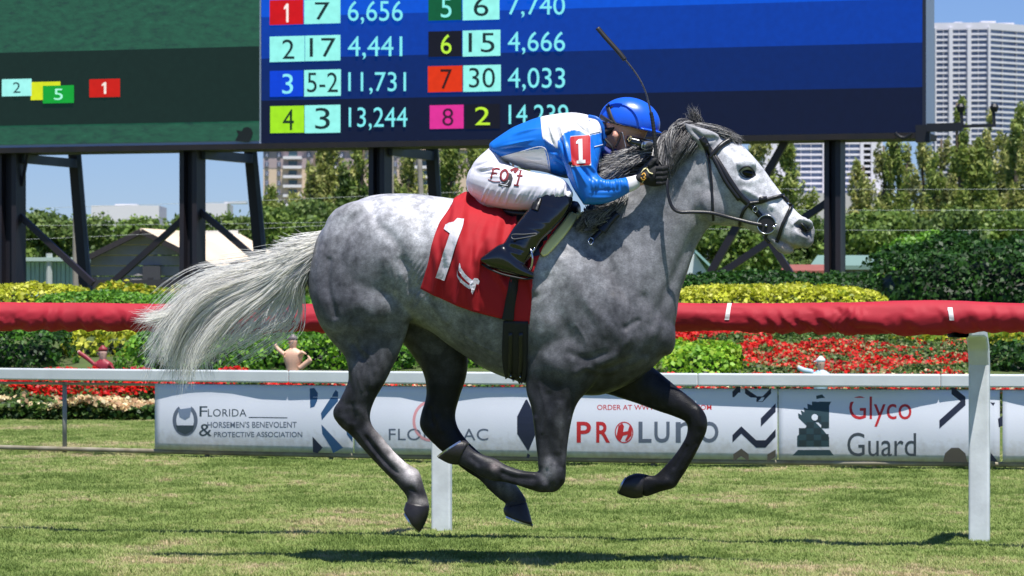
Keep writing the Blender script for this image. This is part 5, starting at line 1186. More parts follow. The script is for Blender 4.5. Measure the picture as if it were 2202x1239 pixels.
    M3 = [[(1340, 400, .0), (1345, 425, .08), (1325, 445, .12), (1295, 455, .14)], [(1310, 425, .0), (1318, 450, .1), (1300, 464, .14), (1280, 474, .15)], [(1285, 440, .0), (1290, 465, .1), (1272, 478, .15), (1258, 488, .16)],
          [(1262, 450, 0), (1262, 468, .1), (1252, 480, .15), (1246, 490, .16)]]
    strands('mane', M3, 1700, hair, seg=8, r=.0016, spread=.010, jit=.012, colj=lambda rs, a: manec(rs, a) * 1.25, seed=14, lenj=.4, wob=.02, clump=50)
    strands('forelock', [[(1500, 276, 0), (1496, 262, .0), (1486, 250, .0), (1478, 240, .0)], [(1510, 276, 0), (1506, 264, -.01), (1498, 252, -.01), (1496, 238, -.01)]], 260, hair, seg=7, r=.0013, spread=.008, jit=.012, colj=manec, seed=15)
    strands('forelock', [[(1492, 268, 0), (1512, 270, .02), (1540, 278, .03), (1570, 292, .02), (1590, 304, .01)], [(1494, 276, .02), (1516, 278, .035), (1546, 286, .04), (1572, 296, .035), (1588, 308, .03)]], 700, hair, seg=8, r=.0013, spread=.005, jit=.007, colj=manec, seed=16)
    return root, bv, hit, strands, hair
HORSE, HBV, HHIT, STRANDS, HAIRM = horse()
# ------------------------------------------------------------------ tack
leather = mat('black_leather', (.012, .012, .013), rough=.35, spec=.5, bump=.0004, bscale=500)
patent = mat('polished_boot_leather', (.006, .006, .007), rough=.13, spec=.6, coat=.5, bump=.0012, bscale=14)
rubber = mat('black_rubber', (.012, .012, .014), rough=.6)
steelb = mat('bright_steel', (.62, .63, .65), rough=.22, metal=1)
def surf(bv, x, y, off, fb=.1):
    r = ray(x, y).normalized(); h = bv.ray_cast(EYE, r)
    if h[0] is not None: return h[0] + (h[1] * .35 - r * .65).normalized() * off
    p = PH(x, y, fb); q = bv.find_nearest(p)
    return q[0] + q[1] * off
def strap(pts, bv, off, th, m, name, parent, fb=.1, sub=5, nx=3, label=None):
    P_ = catmull(pts, sub) if len(pts) > 2 else catmull([pts[0], [(a + b) / 2 for a, b in zip(*pts)], pts[1]], sub)
    top = []
    for i, (x, y, hw) in enumerate(P_):
        a = P_[max(i - 1, 0)]; b = P_[min(i + 1, len(P_) - 1)]; tx, ty = b[0] - a[0], b[1] - a[1]; l = math.hypot(tx, ty) + 1e-9; qx, qy = -ty / l, tx / l
        top.append([surf(bv, x + qx * hw * k, y + qy * hw * k, off, fb) for k in np.linspace(-1, 1, nx)])
    mb = MB(); vs = [p for r in top for p in r]
    mb.add(vs, [(i * nx + j, i * nx + j + 1, (i + 1) * nx + j + 1, (i + 1) * nx + j) for i in range(len(top) - 1) for j in range(nx - 1)])
    o = mb.build(name, m, parent, True)
    # point the thickness away from the animal
    me = o.data; 
    if me.polygons[0].normal.dot(NEAR) < 0: me.flip_normals()
    md = o.modifiers.new('thickness', 'SOLIDIFY'); md.thickness = th; md.offset = 1
    if label: o['label'] = label
    return o
def tubepx(pts, r, m, name, parent, n=8, sub=5, flat=1.0, P=None, upv=None):
    P = P or PH; c = catmull(pts, sub); mb = MB(); rr = list(c[:, 3]) if c.shape[1] > 3 else r
    mb.tube([P(x, y, o) for x, y, o in c[:, :3]], rr, n, True, flat, upv); return fixn(mb.build(name, m, parent, True))
def decal(polys, bv, off, m, name, parent, st=6, fb=.1):
    """cloth or print lying on a surface; polygons in photo pixels, cut fine so that they follow it"""
    bm = bmesh.new()
    for pts in polys:
        vs = [bm.verts.new((x, y, 0)) for x, y in pts]
        for t in mg.tessellate_polygon([[Vector((x, y, 0)) for x, y in pts]]):
            try: bm.faces.new([vs[i] for i in t])
            except ValueError: pass
    for ax in (0, 1):
        c = [v.co[ax] for v in bm.verts]; k = math.ceil(min(c) / st) * st
        while k < max(c):
            co = [0, 0, 0]; co[ax] = k; no = [0, 0, 0]; no[ax] = 1
            bmesh.ops.bisect_plane(bm, geom=bm.verts[:] + bm.edges[:] + bm.faces[:], plane_co=co, plane_no=no, dist=1e-4); k += st
    for v in bm.verts: v.co = surf(bv, v.co.x, v.co.y, off, fb)
    me = bpy.data.meshes.new(name); bm.to_mesh(me); bm.free(); return link(name, me, m, parent)

def saddlery():
    red = cloth_mat('red_cotton', (.40, .003, .010), rough=.8, b=.0004, weave=700, sheen=0)
    Lf = [(1003, 412), (984, 424), (962, 456), (944, 484), (932, 525), (922, 570), (907, 621)]; Rt = [(1240, 446), (1222, 462), (1196, 494), (1168, 540), (1150, 592), (1145, 640), (1139, 697)]
    Lc = catmull(Lf, 8); Rc = catmull(Rt, 8); NV = len(Lc); NU = 60
    N_ = np.array(NEAR); c0 = np.array(PH(1101, 690)); near = np.zeros((NV, NU + 1, 3))
    for i in range(NV):
        v = i / (NV - 1)
        for j in range(NU + 1):
            u = j / NU; x = Lc[i][0] * (1 - u) + Rc[i][0] * u; y = Lc[i][1] * (1 - u) + Rc[i][1] * u
            y += 14 * v * math.sin(math.pi * u) * (1 - .3 * u) - 4 * (1 - v) * math.sin(math.pi * u)
            r = ray(x, y).normalized(); h = HBV.ray_cast(EYE, r)
            near[i, j] = np.array(h[0] + NEAR * .008) if h[0] is not None else np.array(PH(x, y, .03 + .10 * v))
    # spread the top rows evenly from the spine outwards
    lat = (near - c0) @ N_
    for _ in range(6): lat[1:-1] = .5 * lat[1:-1] + .25 * (lat[:-2] + lat[2:]); lat[:, 1:-1] = .5 * lat[:, 1:-1] + .25 * (lat[:, :-2] + lat[:, 2:]); 
    lat0 = (near - c0) @ N_; lat = np.maximum(lat, lat0)
    i_ = np.arange(NV) / (NV - 1)
    lat[0] = .0
    # folds hanging from the saddle
    X, Yy = np.meshgrid(np.linspace(0, 1, NU + 1), i_)
    f = np.zeros_like(lat)
    for a in range(NV):
        for b_ in range(NU + 1):
            u, v = X[a, b_], Yy[a, b_]
            f[a, b_] = .060 * (.35 - abs(noise.noise(Vector((u * 6 - v * 2.6, v * 1.6, 1)))) * 2) + .012 * noise.noise(Vector((u * 16 - v * 7, v * 3, 5))) + .012 * math.exp(-((u - .18 - v * .3) / .05) ** 2) * (1 - v) + .012 * math.exp(-((u - .36 + v * .05) / .04) ** 2) * v * (1 - v) * 3
    lat = lat + (np.maximum(f, -.012) + .014) * np.minimum(1, Yy * 6)
    P0 = near - ((near - c0) @ N_)[..., None] * N_ + lat[..., None] * N_
    far = near - ((near - c0) @ N_)[..., None] * N_ - lat[..., None] * N_
    allr = np.concatenate([far[::-1][:-1], P0], 0); nr = allr.shape[0]
    me = bpy.data.meshes.new('cotton_cloth'); me.from_pydata(allr.reshape(-1, 3), [], [(i * (NU + 1) + j, i * (NU + 1) + j + 1, (i + 1) * (NU + 1) + j + 1, (i + 1) * (NU + 1) + j) for i in range(nr - 1) for j in range(NU)])
    root = empty('saddlecloth', PH(1060, 560, .25)); tag(root, 'red saddlecloth with a big white number one and a white bird emblem', 'saddlecloth')
    o = link('cotton_cloth', me, red, root, True)
    bmx = bmesh.new(); bmx.from_mesh(me); bmesh.ops.recalc_face_normals(bmx, faces=bmx.faces); bmx.to_mesh(me); bmx.free()
    md = o.modifiers.new('thickness', 'SOLIDIFY'); md.thickness = .003; md.offset = 0
    cbv = bvh(me)
    white = cloth_mat('white_felt', (.72, .70, .76), rough=.8, b=.0003, weave=600, sheen=0)
    num = [(958, 484), (966, 480), (975, 478), (983, 470), (997, 471), (995, 484), (956, 604), (936, 597), (962, 516), (967, 502), (955, 493)]
    decal([num], cbv, .0075, white, 'numeral', root, 4)
    bird = [[(989, 566), (992, 578), (1000, 589), (1010, 598), (1017, 605), (1013, 611), (1003, 604), (993, 594), (987, 581)], [(984, 580), (986, 592), (994, 603), (1006, 611), (1012, 616), (1011, 622), (1001, 616), (990, 607), (984, 594)],
            [(1012, 606), (1019, 598), (1027, 599), (1032, 605), (1029, 612), (1023, 611), (1020, 622), (1015, 633), (1013, 622), (1010, 614)]]
    for b_ in bird: decal([b_], cbv, .0075, white, 'emblem', root, 4)
    # saddle
    s = empty('saddle', PH(1150, 470, .1)); tag(s, 'small black racing saddle under the jockey with girth and stirrups', 'saddle')
    mb = MB(); loft(mb, PH, [(1085, 440, 1090, 470, .10), (1110, 440, 1115, 480, .14), (1160, 436, 1165, 490, .16), (1205, 430, 1212, 486, .14), (1235, 432, 1238, 470, .08)], n=24); fixn(mb.build('seat', leather, s, True))
    decal([[(1110, 462), (1238, 452), (1226, 476), (1196, 516), (1168, 548), (1146, 552), (1126, 520), (1112, 490)]], cbv, .012, leather, 'flap', s, 8)
    pad = mat('yellow_foam', srgb(250, 240, 165), rough=.85, bump=.0008, bscale=160)
    strap([(1246, 446, 7), (1236, 464, 8.5), (1216, 492, 9.5), (1194, 518, 10), (1172, 542, 9), (1164, 550, 4)], HBV, .014, .016, pad, 'foam_pad', s, sub=6, nx=5)
    sg = mat('girth_webbing', (.010, .010, .012), rough=.7, bump=.0006, bscale=260)
    g = strap([(1112, 560, 9), (1104, 610, 9), (1096, 660, 11), (1092, 690, 13)], cbv, .006, .004, sg, 'stirrup_leather', s, sub=5, nx=4)
    strap([(1109, 690, 26), (1108, 730, 27), (1108, 770, 27), (1110, 800, 24), (1111, 822, 19)], HBV, .008, .007, sg, 'girth', s, sub=5, nx=8)
    for dx in (-10, 12): strap([(1108 + dx, 715, 4), (1108 + dx, 760, 4), (1108 + dx, 806, 4)], HBV, .016, .004, leather, 'girth_strap', s, sub=4)
    for x, y in ((1100, 806), (1120, 808), (1104, 818), (1122, 820)):
        mb = MB(); ball(mb, surf(HBV, x, y, .022), .005, .005, .005, n=6); mb.build('buckle_stud', steelb, s, True)
    # stirrup iron
    tubepx([(1134, 592, .30), (1142, 575, .33), (1145, 555, .34), (1141, 536, .33), (1136, 540, .31), (1130, 560, .29), (1124, 585, .28)], .0042, steelb, 'stirrup_iron', s)
    tubepx([(1150, 533, .33), (1146, 540, .335), (1140, 552, .33)], .004, steelb, 'stirrup_iron', s)
    # loose strap with a buckle hanging on the shoulder
    bs = empty('breast_strap', PH(1300, 490, .2)); tag(bs, 'short black strap with a steel buckle hanging on the shoulder', 'strap')
    strap([(1330, 462, 6), (1314, 478, 8), (1300, 492, 11), (1294, 500, 11)], HBV, .045, .014, leather, 'strap_loop', bs, fb=.2)
    strap([(1300, 495, 5), (1288, 506, 5), (1276, 516, 5.5), (1270, 523, 6)], HBV, .045, .006, leather, 'strap_end', bs)
    q = [(1262, 524), (1269, 516), (1276, 522), (1268, 531), (1262, 524)]; mb = MB(); mb.tube([surf(HBV, x, y, .055) for x, y in catmull(q, 3)], .003, 6); mb.build('buckle', steelb, bs, True)
    # bridle
    b = empty('bridle', PH(1600, 400, .1)); tag(b, 'black leather bridle with a ring bit and reins on the grey horse', 'bridle')
    strap([(1508, 296, 7), (1522, 318, 7), (1545, 350, 6.5), (1570, 390, 6.5), (1594, 424, 6.5), (1618, 446, 6), (1640, 470, 5)], HBV, .004, .006, leather, 'cheekpiece', b)
    strap([(1518, 310, 4), (1540, 350, 4), (1562, 392, 4), (1590, 430, 4)], HBV, .010, .004, leather, 'cheekpiece', b)
    def rolled(pts, r, nm, off=None):
        c = catmull(pts, 5); mb = MB(); mb.tube([surf(HBV, x, y, r * .7, .03) for x, y in c], r, 8); return mb.build(nm, leather, b, True)
    rolled([(1528, 340), (1540, 324), (1556, 309), (1574, 301), (1590, 303)], .011, 'browband')
    rolled([(1514, 312), (1524, 345), (1530, 390), (1532, 430), (1534, 474)], .006, 'throatlatch'); rolled([(1520, 320), (1540, 350), (1555, 382)], .005, 'keeper_strap')
    rolled([(1610, 438), (1636, 434), (1662, 426), (1684, 421), (1698, 422), (1702, 428)], .009, 'noseband'); rolled([(1706, 432), (1698, 452), (1688, 472), (1680, 492), (1676, 506), (1670, 520)], .0085, 'noseband')
    rolled([(1612, 438), (1600, 452), (1593, 470), (1590, 488)], .0075, 'jaw_strap'); rolled([(1650, 492), (1647, 508), (1646, 522), (1650, 526)], .007, 'chin_strap')
    strap([(1632, 430, 4.5), (1648, 427, 4.5)], HBV, .016, .004, leather, 'buckle_keeper', b)
    c = surf(HBV, 1649, 482, .022); ax = PH.u; up = Vector((0, 0, 1)); nn = NEAR
    mb = MB(); mb.tube([c + nn * .004, c - nn * .002], .038, 28); fixn(mb.build('bit_guard', rubber, b))
    mb = MB(); mb.tube([c + nn * .006 + (ax * math.cos(t) + up * math.sin(t)) * .041 for t in np.linspace(0, 2 * math.pi, 33)], .0026, 8); mb.build('bit_ring', steelb, b, True)
    mb = MB(); ball(mb, c + ax * .034 - up * .012 + nn * .012, .007, .006, .007, n=8); mb.build('bit_end', steelb, b, True); mb = MB(); mb.tube([c + nn * .008 - ax * .008 - up * .004, c + nn * .012 + ax * .004 - up * .006], .006, 8); mb.build('bit_end', steelb, b, True)
    mb = MB(); q = [(1622, 444), (1628, 446), (1626, 456), (1618, 452), (1622, 444)]; mb.tube([surf(HBV, x, y, .014) for x, y in catmull(q, 3)], .0022, 6); mb.build('buckle', steelb, b, True)
    tubepx([(1640, 484, .08), (1610, 478, .09), (1570, 468, .10), (1530, 458, .12), (1490, 456, .145), (1462, 456, .165), (1446, 446, .17), (1438, 424, .17), (1435, 400, .165), (1434, 384, .155)], .0085, leather, 'rein', b, n=8, flat=.45)
    tubepx([(1434, 386, .155), (1430, 372, .15), (1422, 352, .14), (1410, 340, .12), (1400, 336, .1)], .004, leather, 'rein', b, n=8)
    tubepx([(1640, 484, -.08), (1570, 468, -.10), (1500, 460, -.14), (1450, 440, -.15), (1425, 385, -.10)], .008, leather, 'rein', b, n=8, flat=.45)
    return cbv
CBV = saddlery()

# ------------------------------------------------------------------ the jockey
def inpoly(px, py, poly):
    c = np.zeros(len(px), bool); n = len(poly)
    for i in range(n):
        x1, y1 = poly[i]; x2, y2 = poly[(i + 1) % n]
        if y1 == y2: continue
        k = ((y1 > py) != (y2 > py)) & (px < (x2 - x1) * (py - y1) / (y2 - y1) + x1); c ^= k
    return c
def wrinkle(me, lines, r, amp, side=1):
    co = getco(me); no = getno(me); px, py = topx(co); d = np.full(len(co), 1e9); tot = np.zeros(len(co))
    for (x1, y1, x2, y2, a) in lines:
        vx, vy = x2 - x1, y2 - y1; t = np.clip(((px - x1) * vx + (py - y1) * vy) / (vx * vx + vy * vy), 0, 1)
        dd = np.hypot(px - x1 - vx * t, py - y1 - vy * t); tot += a * np.exp(-(dd / (r * (1 - .5 * t))) ** 2) * np.sin(np.pi * np.clip(t * .9 + .05, 0, 1))
    f = np.clip((no @ np.array(NEAR)) * 2 + .3, 0, 1); setco(me, co + no * (tot * amp * f)[:, None])
def crumple(m, dist, scale):
    """soft stretched creases of thin cloth, on top of the weave"""
    N = m.node_tree; b = N.nodes['Principled BSDF']; tc = N.nodes.new('ShaderNodeTexCoord'); mp = N.nodes.new('ShaderNodeMapping'); mp.inputs['Scale'].default_value = (1.0, 1.0, .35); mp.inputs['Rotation'].default_value = (0, R(38), 0)
    nz = N.nodes.new('ShaderNodeTexNoise'); nz.noise_type = 'RIDGED_MULTIFRACTAL' if hasattr(nz, 'noise_type') else 'FBM'; nz.inputs['Scale'].default_value = scale; nz.inputs['Detail'].default_value = 2.5
    N.links.new(tc.outputs['Object'], mp.inputs[0]); N.links.new(mp.outputs[0], nz.inputs['Vector']); bp = N.nodes.new('ShaderNodeBump'); bp.inputs['Distance'].default_value = dist; bp.inputs['Strength'].default_value = .55
    N.links.new(nz.outputs[0], bp.inputs['Height']); N.links.new(bp.outputs[0], b.inputs['Normal'])
def jockey():
    root = empty('person', PH(1150, 400, 0)); tag(root, 'jockey in blue and white silks crouching low over the neck of the grey horse', 'person')
    skin = mat('skin', srgb(206, 150, 128), rough=.5, var=.06, vscale=30)
    # one continuous body
    mb = MB(); L = lambda s, **k: loft(mb, PH, s, **k)
    L([(1075, 312, 1088, 340, .11, 0), (1110, 285, 1130, 355, .13, 0), (1170, 262, 1182, 365, .15, 0), (1232, 254, 1225, 372, .16, 0), (1272, 262, 1262, 360, .12, 0), (1290, 272, 1290, 338, .07, 0)])
    L([(1280, 275, 1280, 335, .055, 0), (1305, 272, 1305, 330, .052, 0), (1330, 268, 1330, 325, .05, 0)])
    ball(mb, PH(1347, 272, 0), .098, .074, .086, Matrix.Rotation(R(12), 3, 'Y'))
    L([(1318, 290, 1388, 305, .066, 0), (1320, 312, 1388, 326, .058, 0), (1330, 335, 1380, 342, .045, 0), (1345, 348, 1374, 350, .028, 0)])
    L([(1386, 302, 1380, 318, .016, 0), (1398, 318, 1388, 328, .017, 0), (1397, 327, 1386, 332, .014, 0)], n=14)
    for s in (1, -1): L([(1326, 282, 1318, 284, .012, s * .074), (1331, 292, 1316, 294, .013, s * .080), (1327, 304, 1320, 304, .008, s * .074)], n=12)
    for s in (1, -1):
        L([(1216, 295, 1285, 290, .05, s * .15), (1216, 330, 1284, 325, .045, s * .185), (1232, 380, 1278, 362, .04, s * .205), (1255, 425, 1285, 388, .038, s * .215)], n=18)
        L([(1272, 388, 1262, 428, .036, s * .215), (1302, 394, 1302, 430, .032, s * .20), (1330, 389, 1334, 420, .027, s * .18), (1360, 380, 1367, 404, .022, s * .155), (1386, 371, 1393, 395, .021, s * .14), (1400, 366, 1404, 392, .024, s * .13)], n=18)
        L([(1060, 335, 1080, 352, .10, s * .04), (1030, 365, 1080, 420, .11, s * .07), (1085, 362, 1075, 438, .085, s * .11), (1140, 376, 1125, 442, .075, s * .16), (1190, 384, 1175, 438, .065, s * .2), (1216, 400, 1206, 430, .045, s * .21)], n=20)
        L([(1170, 420, 1222, 432, .045, s * .225), (1130, 470, 1190, 478, .042, s * .27), (1095, 515, 1145, 522, .035, s * .30), (1075, 540, 1130, 570, .035, s * .31), (1100, 570, 1130, 590, .03, s * .31)], n=16)
    # palm and five fingers, closed round the rein and the whip
        L([(1392, 364, 1398, 394, .028, s * .13), (1408, 358, 1414, 394, .032, s * .125), (1424, 360, 1428, 390, .026, s * .12)], n=16)
        for k in range(4):
            y0 = 361 + k * 9.5; r_ = .0095 if k < 3 else .008
            mb.tube([PH(1420, y0, s * .125), PH(1430 - k, y0 + 1, s * .135), PH(1432 - k, y0 + 3, s * .155), PH(1424 - k, y0 + 5, s * .168), PH(1412, y0 + 5, s * .165)], [r_, r_, r_, r_ * .9, r_ * .7], 8)
        mb.tube([PH(1400, 366, s * .135), PH(1402, 354, s * .15), PH(1408, 345, s * .15), PH(1413, 340, s * .14)], [.012, .011, .010, .007], 8)
    body = remesh(mb, .006, 3, 'body'); link('body', body, skin, root, True)
    # silks
    mb = MB()
    L([(1063, 302, 1080, 343, .125, 0), (1098, 278, 1124, 361, .155, 0), (1160, 252, 1180, 373, .185, 0), (1218, 243, 1222, 384, .20, 0), (1262, 246, 1256, 378, .17, 0), (1286, 256, 1288, 350, .10, 0)], n=30)
    for s in (1, -1):
        L([(1206, 276, 1292, 276, .075, s * .13), (1200, 310, 1294, 312, .072, s * .17), (1212, 350, 1288, 345, .066, s * .20), (1230, 400, 1284, 370, .056, s * .215), (1256, 438, 1296, 388, .05, s * .22)], n=22)
        L([(1284, 372, 1256, 440, .05, s * .22), (1300, 387, 1294, 438, .047, s * .212), (1322, 388, 1324, 430, .042, s * .193), (1346, 382, 1356, 413, .033, s * .168)], n=22)
    jk = remesh(mb, .0048, 4, 'silks_jacket')
    rs = np.random.default_rng(2)
    lines = [(1180, 262, 1196, 315, 1), (1190, 258, 1206, 310, -.8), (1202, 262, 1214, 300, .9), (1172, 300, 1195, 318, .8), (1240, 262, 1262, 285, 1), (1228, 256, 1268, 290, -.9), (1250, 255, 1270, 286, .7)]
    for k in range(13):
        x = 1272 + k * 6; lines.append((x, 385 + rs.uniform(-3, 3), x + rs.uniform(2, 9), 404 + rs.uniform(-4, 10), 1.0))
    lines += [(1232, 345, 1262, 400, 1.1), (1245, 350, 1275, 392, -1), (1222, 330, 1250, 430, .8), (1265, 350, 1285, 380, .8), (1205, 300, 1222, 350, -1), (1212, 295, 1232, 360, 1), (1185, 330, 1215, 350, 1), (1190, 345, 1222, 372, -1), (1175, 325, 1205, 335, .8),
              (1080, 315, 1150, 300, .7), (1072, 322, 1140, 316, -.8), (1100, 290, 1160, 275, .6), (1120, 340, 1175, 345, .7), (1130, 350, 1180, 360, -.7), (1290, 300, 1300, 330, 1), (1272, 300, 1285, 345, -.8), (1270, 410, 1330, 408, -.5), (1262, 425, 1318, 424, .5)]
    wrinkle(jk, lines, 3.6, .0115)
    co = getco(jk); no = getno(jk); setco(jk, co + no * (nz3(co, 11, 4) * .0035)[:, None])
    co = getco(jk); px, py = topx(co); lat = (co - np.array(PH(1101, 690))) @ np.array(NEAR)
    blue = np.array((.008, .17, .68)); wh = np.array((.78, .77, .78)); gr = np.array((.76, .76, .79))
    col = np.tile(blue, (len(co), 1)); col[inpoly(px, py, [(1163, 230), (1166, 296), (1199, 320), (1200, 303), (1214, 286), (1232, 280), (1250, 282), (1264, 292), (1300, 284), (1300, 230)])] = wh
    col[inpoly(px, py, [(1060, 345), (1080, 337), (1120, 326), (1171, 318), (1184, 376), (1150, 380), (1060, 380)]) & (px < 1186)] = gr
    setcol(jk, col)
    # crisp panel edges need finer faces than the skin has: colours live on the corners of a subdivided mesh
    silk = mat('racing_silk', (.5, .5, .5), rough=.40, spec=.45, attr='col', bump=.0006, bscale=90); crumple(silk, .0045, 16)
    jo = link('silks_jacket', jk, silk, root, True); jbv = bvh(jk)
    pip = mat('white_piping', (.75, .76, .8), rough=.5)
    for pts in ([(1078, 337, .8), (1120, 326, .8), (1171, 318, .8), (1184, 372, .8)], [(1163, 253, .7), (1167, 296, .7)], [(1268, 288, .9), (1290, 283, .9)], [(1278, 316, .9), (1296, 311, .9)]):
        strap(pts, jbv, .0015, .0015, pip, 'piping', jo, nx=2, sub=6)
    patch = decal([[(1229, 294), (1266, 291), (1269, 294), (1270, 352), (1267, 355), (1232, 357), (1229, 354), (1226, 297)]], jbv, .004, mat('red_armband', (.50, .006, .012), rough=.55), 'number_patch', jo, 5)
    decal([[(1227, 293), (1268, 290), (1271, 356), (1229, 359)]], jbv, .0025, pip, 'patch_border', jo, 5)
    decal([[(1244, 300), (1252, 299), (1253, 344), (1259, 344), (1259, 351), (1240, 352), (1240, 346), (1245, 345), (1244, 309), (1239, 310), (1239, 305)]], jbv, .0062, mat('white_number', (.8, .8, .8), rough=.6), 'numeral', jo, 5)
    strap([(1229, 349, 3), (1224, 353, 3)], jbv, .004, .002, leather, 'armband_strap', jo)
    tubepx([(1266, 250, .09), (1286, 256, .10), (1296, 275, .10), (1298, 300, .09)], .008, mat('blue_collar', (.008, .13, .55), rough=.4), 'collar', jo)
    # white cuffs
    for s in (1, -1):
        mb = MB(); L([(1343, 382, 1354, 414, .030, s * .17), (1358, 379, 1367, 408, .027, s * .16), (1368, 376, 1376, 401, .025, s * .152)], n=20); cu = remesh(mb, .004, 2, 'cuff'); link('cuff', cu, mat('white_cuff', (.75, .73, .74), rough=.8, bump=.0006, bscale=200), root, True)
    # breeches
    mb = MB()
    L([(1051, 322, 1088, 344, .125, 0), (1022, 350, 1105, 368, .165, 0), (1008, 388, 1120, 405, .17, 0), (1022, 425, 1110, 430, .14, 0)], n=28)
    for s in (1, -1):
        L([(1035, 350, 1020, 425, .10, s * .06), (1078, 350, 1052, 443, .105, s * .09), (1112, 361, 1097, 451, .10, s * .125), (1150, 371, 1132, 452, .09, s * .16), (1190, 378, 1172, 448, .078, s * .195), (1216, 390, 1202, 440, .064, s * .212), (1228, 408, 1218, 434, .042, s * .216)], n=24)
    br = remesh(mb, .0048, 5, 'breeches')
    rs = np.random.default_rng(5); ln = []
    for k in range(16):
        x = 1030 + k * 12 + rs.uniform(-4, 4); y = 445 - abs(k - 7) * .6; ln.append((x + 14 + rs.uniform(0, 8), y - rs.uniform(38, 52), x, y - rs.uniform(2, 10), rs.choice([.6, -.6, .9])))
    for k in range(7): ln.append((1018 + k * 5, 360 + k * 3, 1058 + k * 4, 345 + k * 6, rs.choice([.7, -.7])))
    for k in range(7): ln.append((1196 + k * 5, 384 + k * 3, 1188 + k * 7, 420 + rs.uniform(-5, 5), rs.choice([.9, -.9])))
    wrinkle(br, ln, 3.5, .0085)
    wm = mat('white_breeches', (.76, .74, .80), rough=.65, sheen=.1, bump=.0003, bscale=400); crumple(wm, .004, 18); bo = link('breeches', br, wm, root, True); bbv = bvh(br)
    rt = mat('dark_red_embroidery', (.20, .012, .02), rough=.7); bt = mat('black_embroidery', (.03, .03, .035), rough=.7)
    # embroidered letters F O T F on the thigh
    def bars(segs, m, w_=2.0):
        for seg in segs: strap([(x, y, w_) for x, y in seg], bbv, .0015, .0015, m, 'embroidery', bo, nx=2, sub=4)
    bars([[(1062, 362), (1056, 384)], [(1058, 366), (1068, 363), (1075, 365)], [(1059, 374), (1064, 373), (1069, 374)]], rt, 1.8); bars([[(1050, 386), (1062, 391), (1076, 391)]], rt, .8)
    bars([[(1086, 366), (1079, 371), (1077, 382), (1082, 389), (1089, 385), (1092, 374), (1088, 367), (1085, 366)]], rt, 2.4)
    bars([[(1098, 368), (1108, 364), (1124, 365)], [(1112, 366), (1106, 372)]], rt, 2.6); bars([[(1120, 367), (1116, 384), (1112, 398)], [(1112, 378), (1124, 379)], [(1105, 398), (1116, 400)]], rt, 1.8)
    decal([[(1094, 372), (1100, 374), (1103, 384), (1099, 398), (1094, 404), (1084, 402), (1073, 400), (1071, 396), (1084, 393), (1088, 386), (1091, 378)]], bbv, .002, bt, 'embroidery', bo, 5)
    bars([[(1076, 397), (1088, 397), (1095, 388)], [(1080, 401), (1092, 399)]], pip, .6)
    # boots
    for s in (1, -1):
        mb = MB()
        L([(1160, 416, 1232, 428, .050, s * .228), (1150, 432, 1226, 446, .054, s * .240), (1128, 460, 1210, 470, .052, s * .262), (1104, 490, 1184, 498, .048, s * .285), (1090, 512, 1162, 520, .044, s * .298), (1080, 530, 1148, 545, .043, s * .305), (1080, 545, 1130, 568, .042, s * .308)], n=26)
        L([(1040, 550, 1036, 566, .028, s * .308), (1058, 536, 1052, 577, .038, s * .308), (1080, 524, 1075, 586, .043, s * .31), (1100, 536, 1096, 592, .044, s * .312), (1120, 560, 1114, 596, .042, s * .315), (1138, 578, 1132, 598, .033, s * .318), (1148, 588, 1145, 598, .018, s * .32)], n=24)
        bt_ = remesh(mb, .0055, 4, 'boot')
        wrinkle(bt_, [(1092, 520, 1120, 528, 1), (1088, 530, 1128, 540, -1.2), (1095, 540, 1125, 552, .8), (1120, 470, 1185, 480, .5), (1112, 490, 1170, 500, -.6), (1150, 440, 1205, 450, .4)], 4, .004)
        b_ = link('boot', bt_, patent, root, True)
        if s == 1:
            tb = bvh(bt_); strap([(1158, 424, 1), (1151, 448, 1)], tb, .002, .002, rubber, 'boot_top_seam', b_, nx=2); strap([(1158, 426, 7), (1150, 452, 7)], tb, .003, .004, leather, 'boot_top_tab', b_)
            tubepx([(1036, 568, .31), (1056, 580, .33), (1080, 590, .345), (1110, 597, .345), (1130, 600, .34), (1147, 598, .32)], .0045, rubber, 'sole', b_)
            tubepx([(1100, 508, .345), (1104, 514, .35), (1130, 511, .35), (1152, 506, .345), (1152, 502, .345), (1128, 504, .35), (1104, 504, .35), (1100, 508, .345)], .0022, mat('worn_edge', (.12, .12, .12), rough=.4), 'spur_strap', b_)
    # gloves over the hands
    gm = mat('black_glove', (.010, .010, .011), rough=.75, bump=.0012, bscale=160)
    for s in (1, -1):
        mb = MB()
        L([(1380, 368, 1388, 398, .028, s * .142), (1394, 357, 1400, 401, .036, s * .134), (1410, 350, 1416, 401, .039, s * .128), (1424, 354, 1429, 396, .032, s * .122)], n=18)
        for k in range(4):
            y0 = 358 + k * 10.5; r_ = .0125 if k < 3 else .0105
            mb.tube([PH(1418, y0, s * .125), PH(1430 - k, y0 + 1, s * .140), PH(1432 - k, y0 + 3, s * .160), PH(1424 - k, y0 + 5, s * .176), PH(1411, y0 + 5, s * .172)], [r_, r_, r_, r_ * .95, r_ * .8], 10)
        mb.tube([PH(1396, 368, s * .14), PH(1399, 355, s * .155), PH(1406, 346, s * .155), PH(1413, 340, s * .145)], [.015, .014, .0125, .009], 10)
        g = remesh(mb, .0035, 2, 'glove'); go = link('glove', g, gm, root, True)
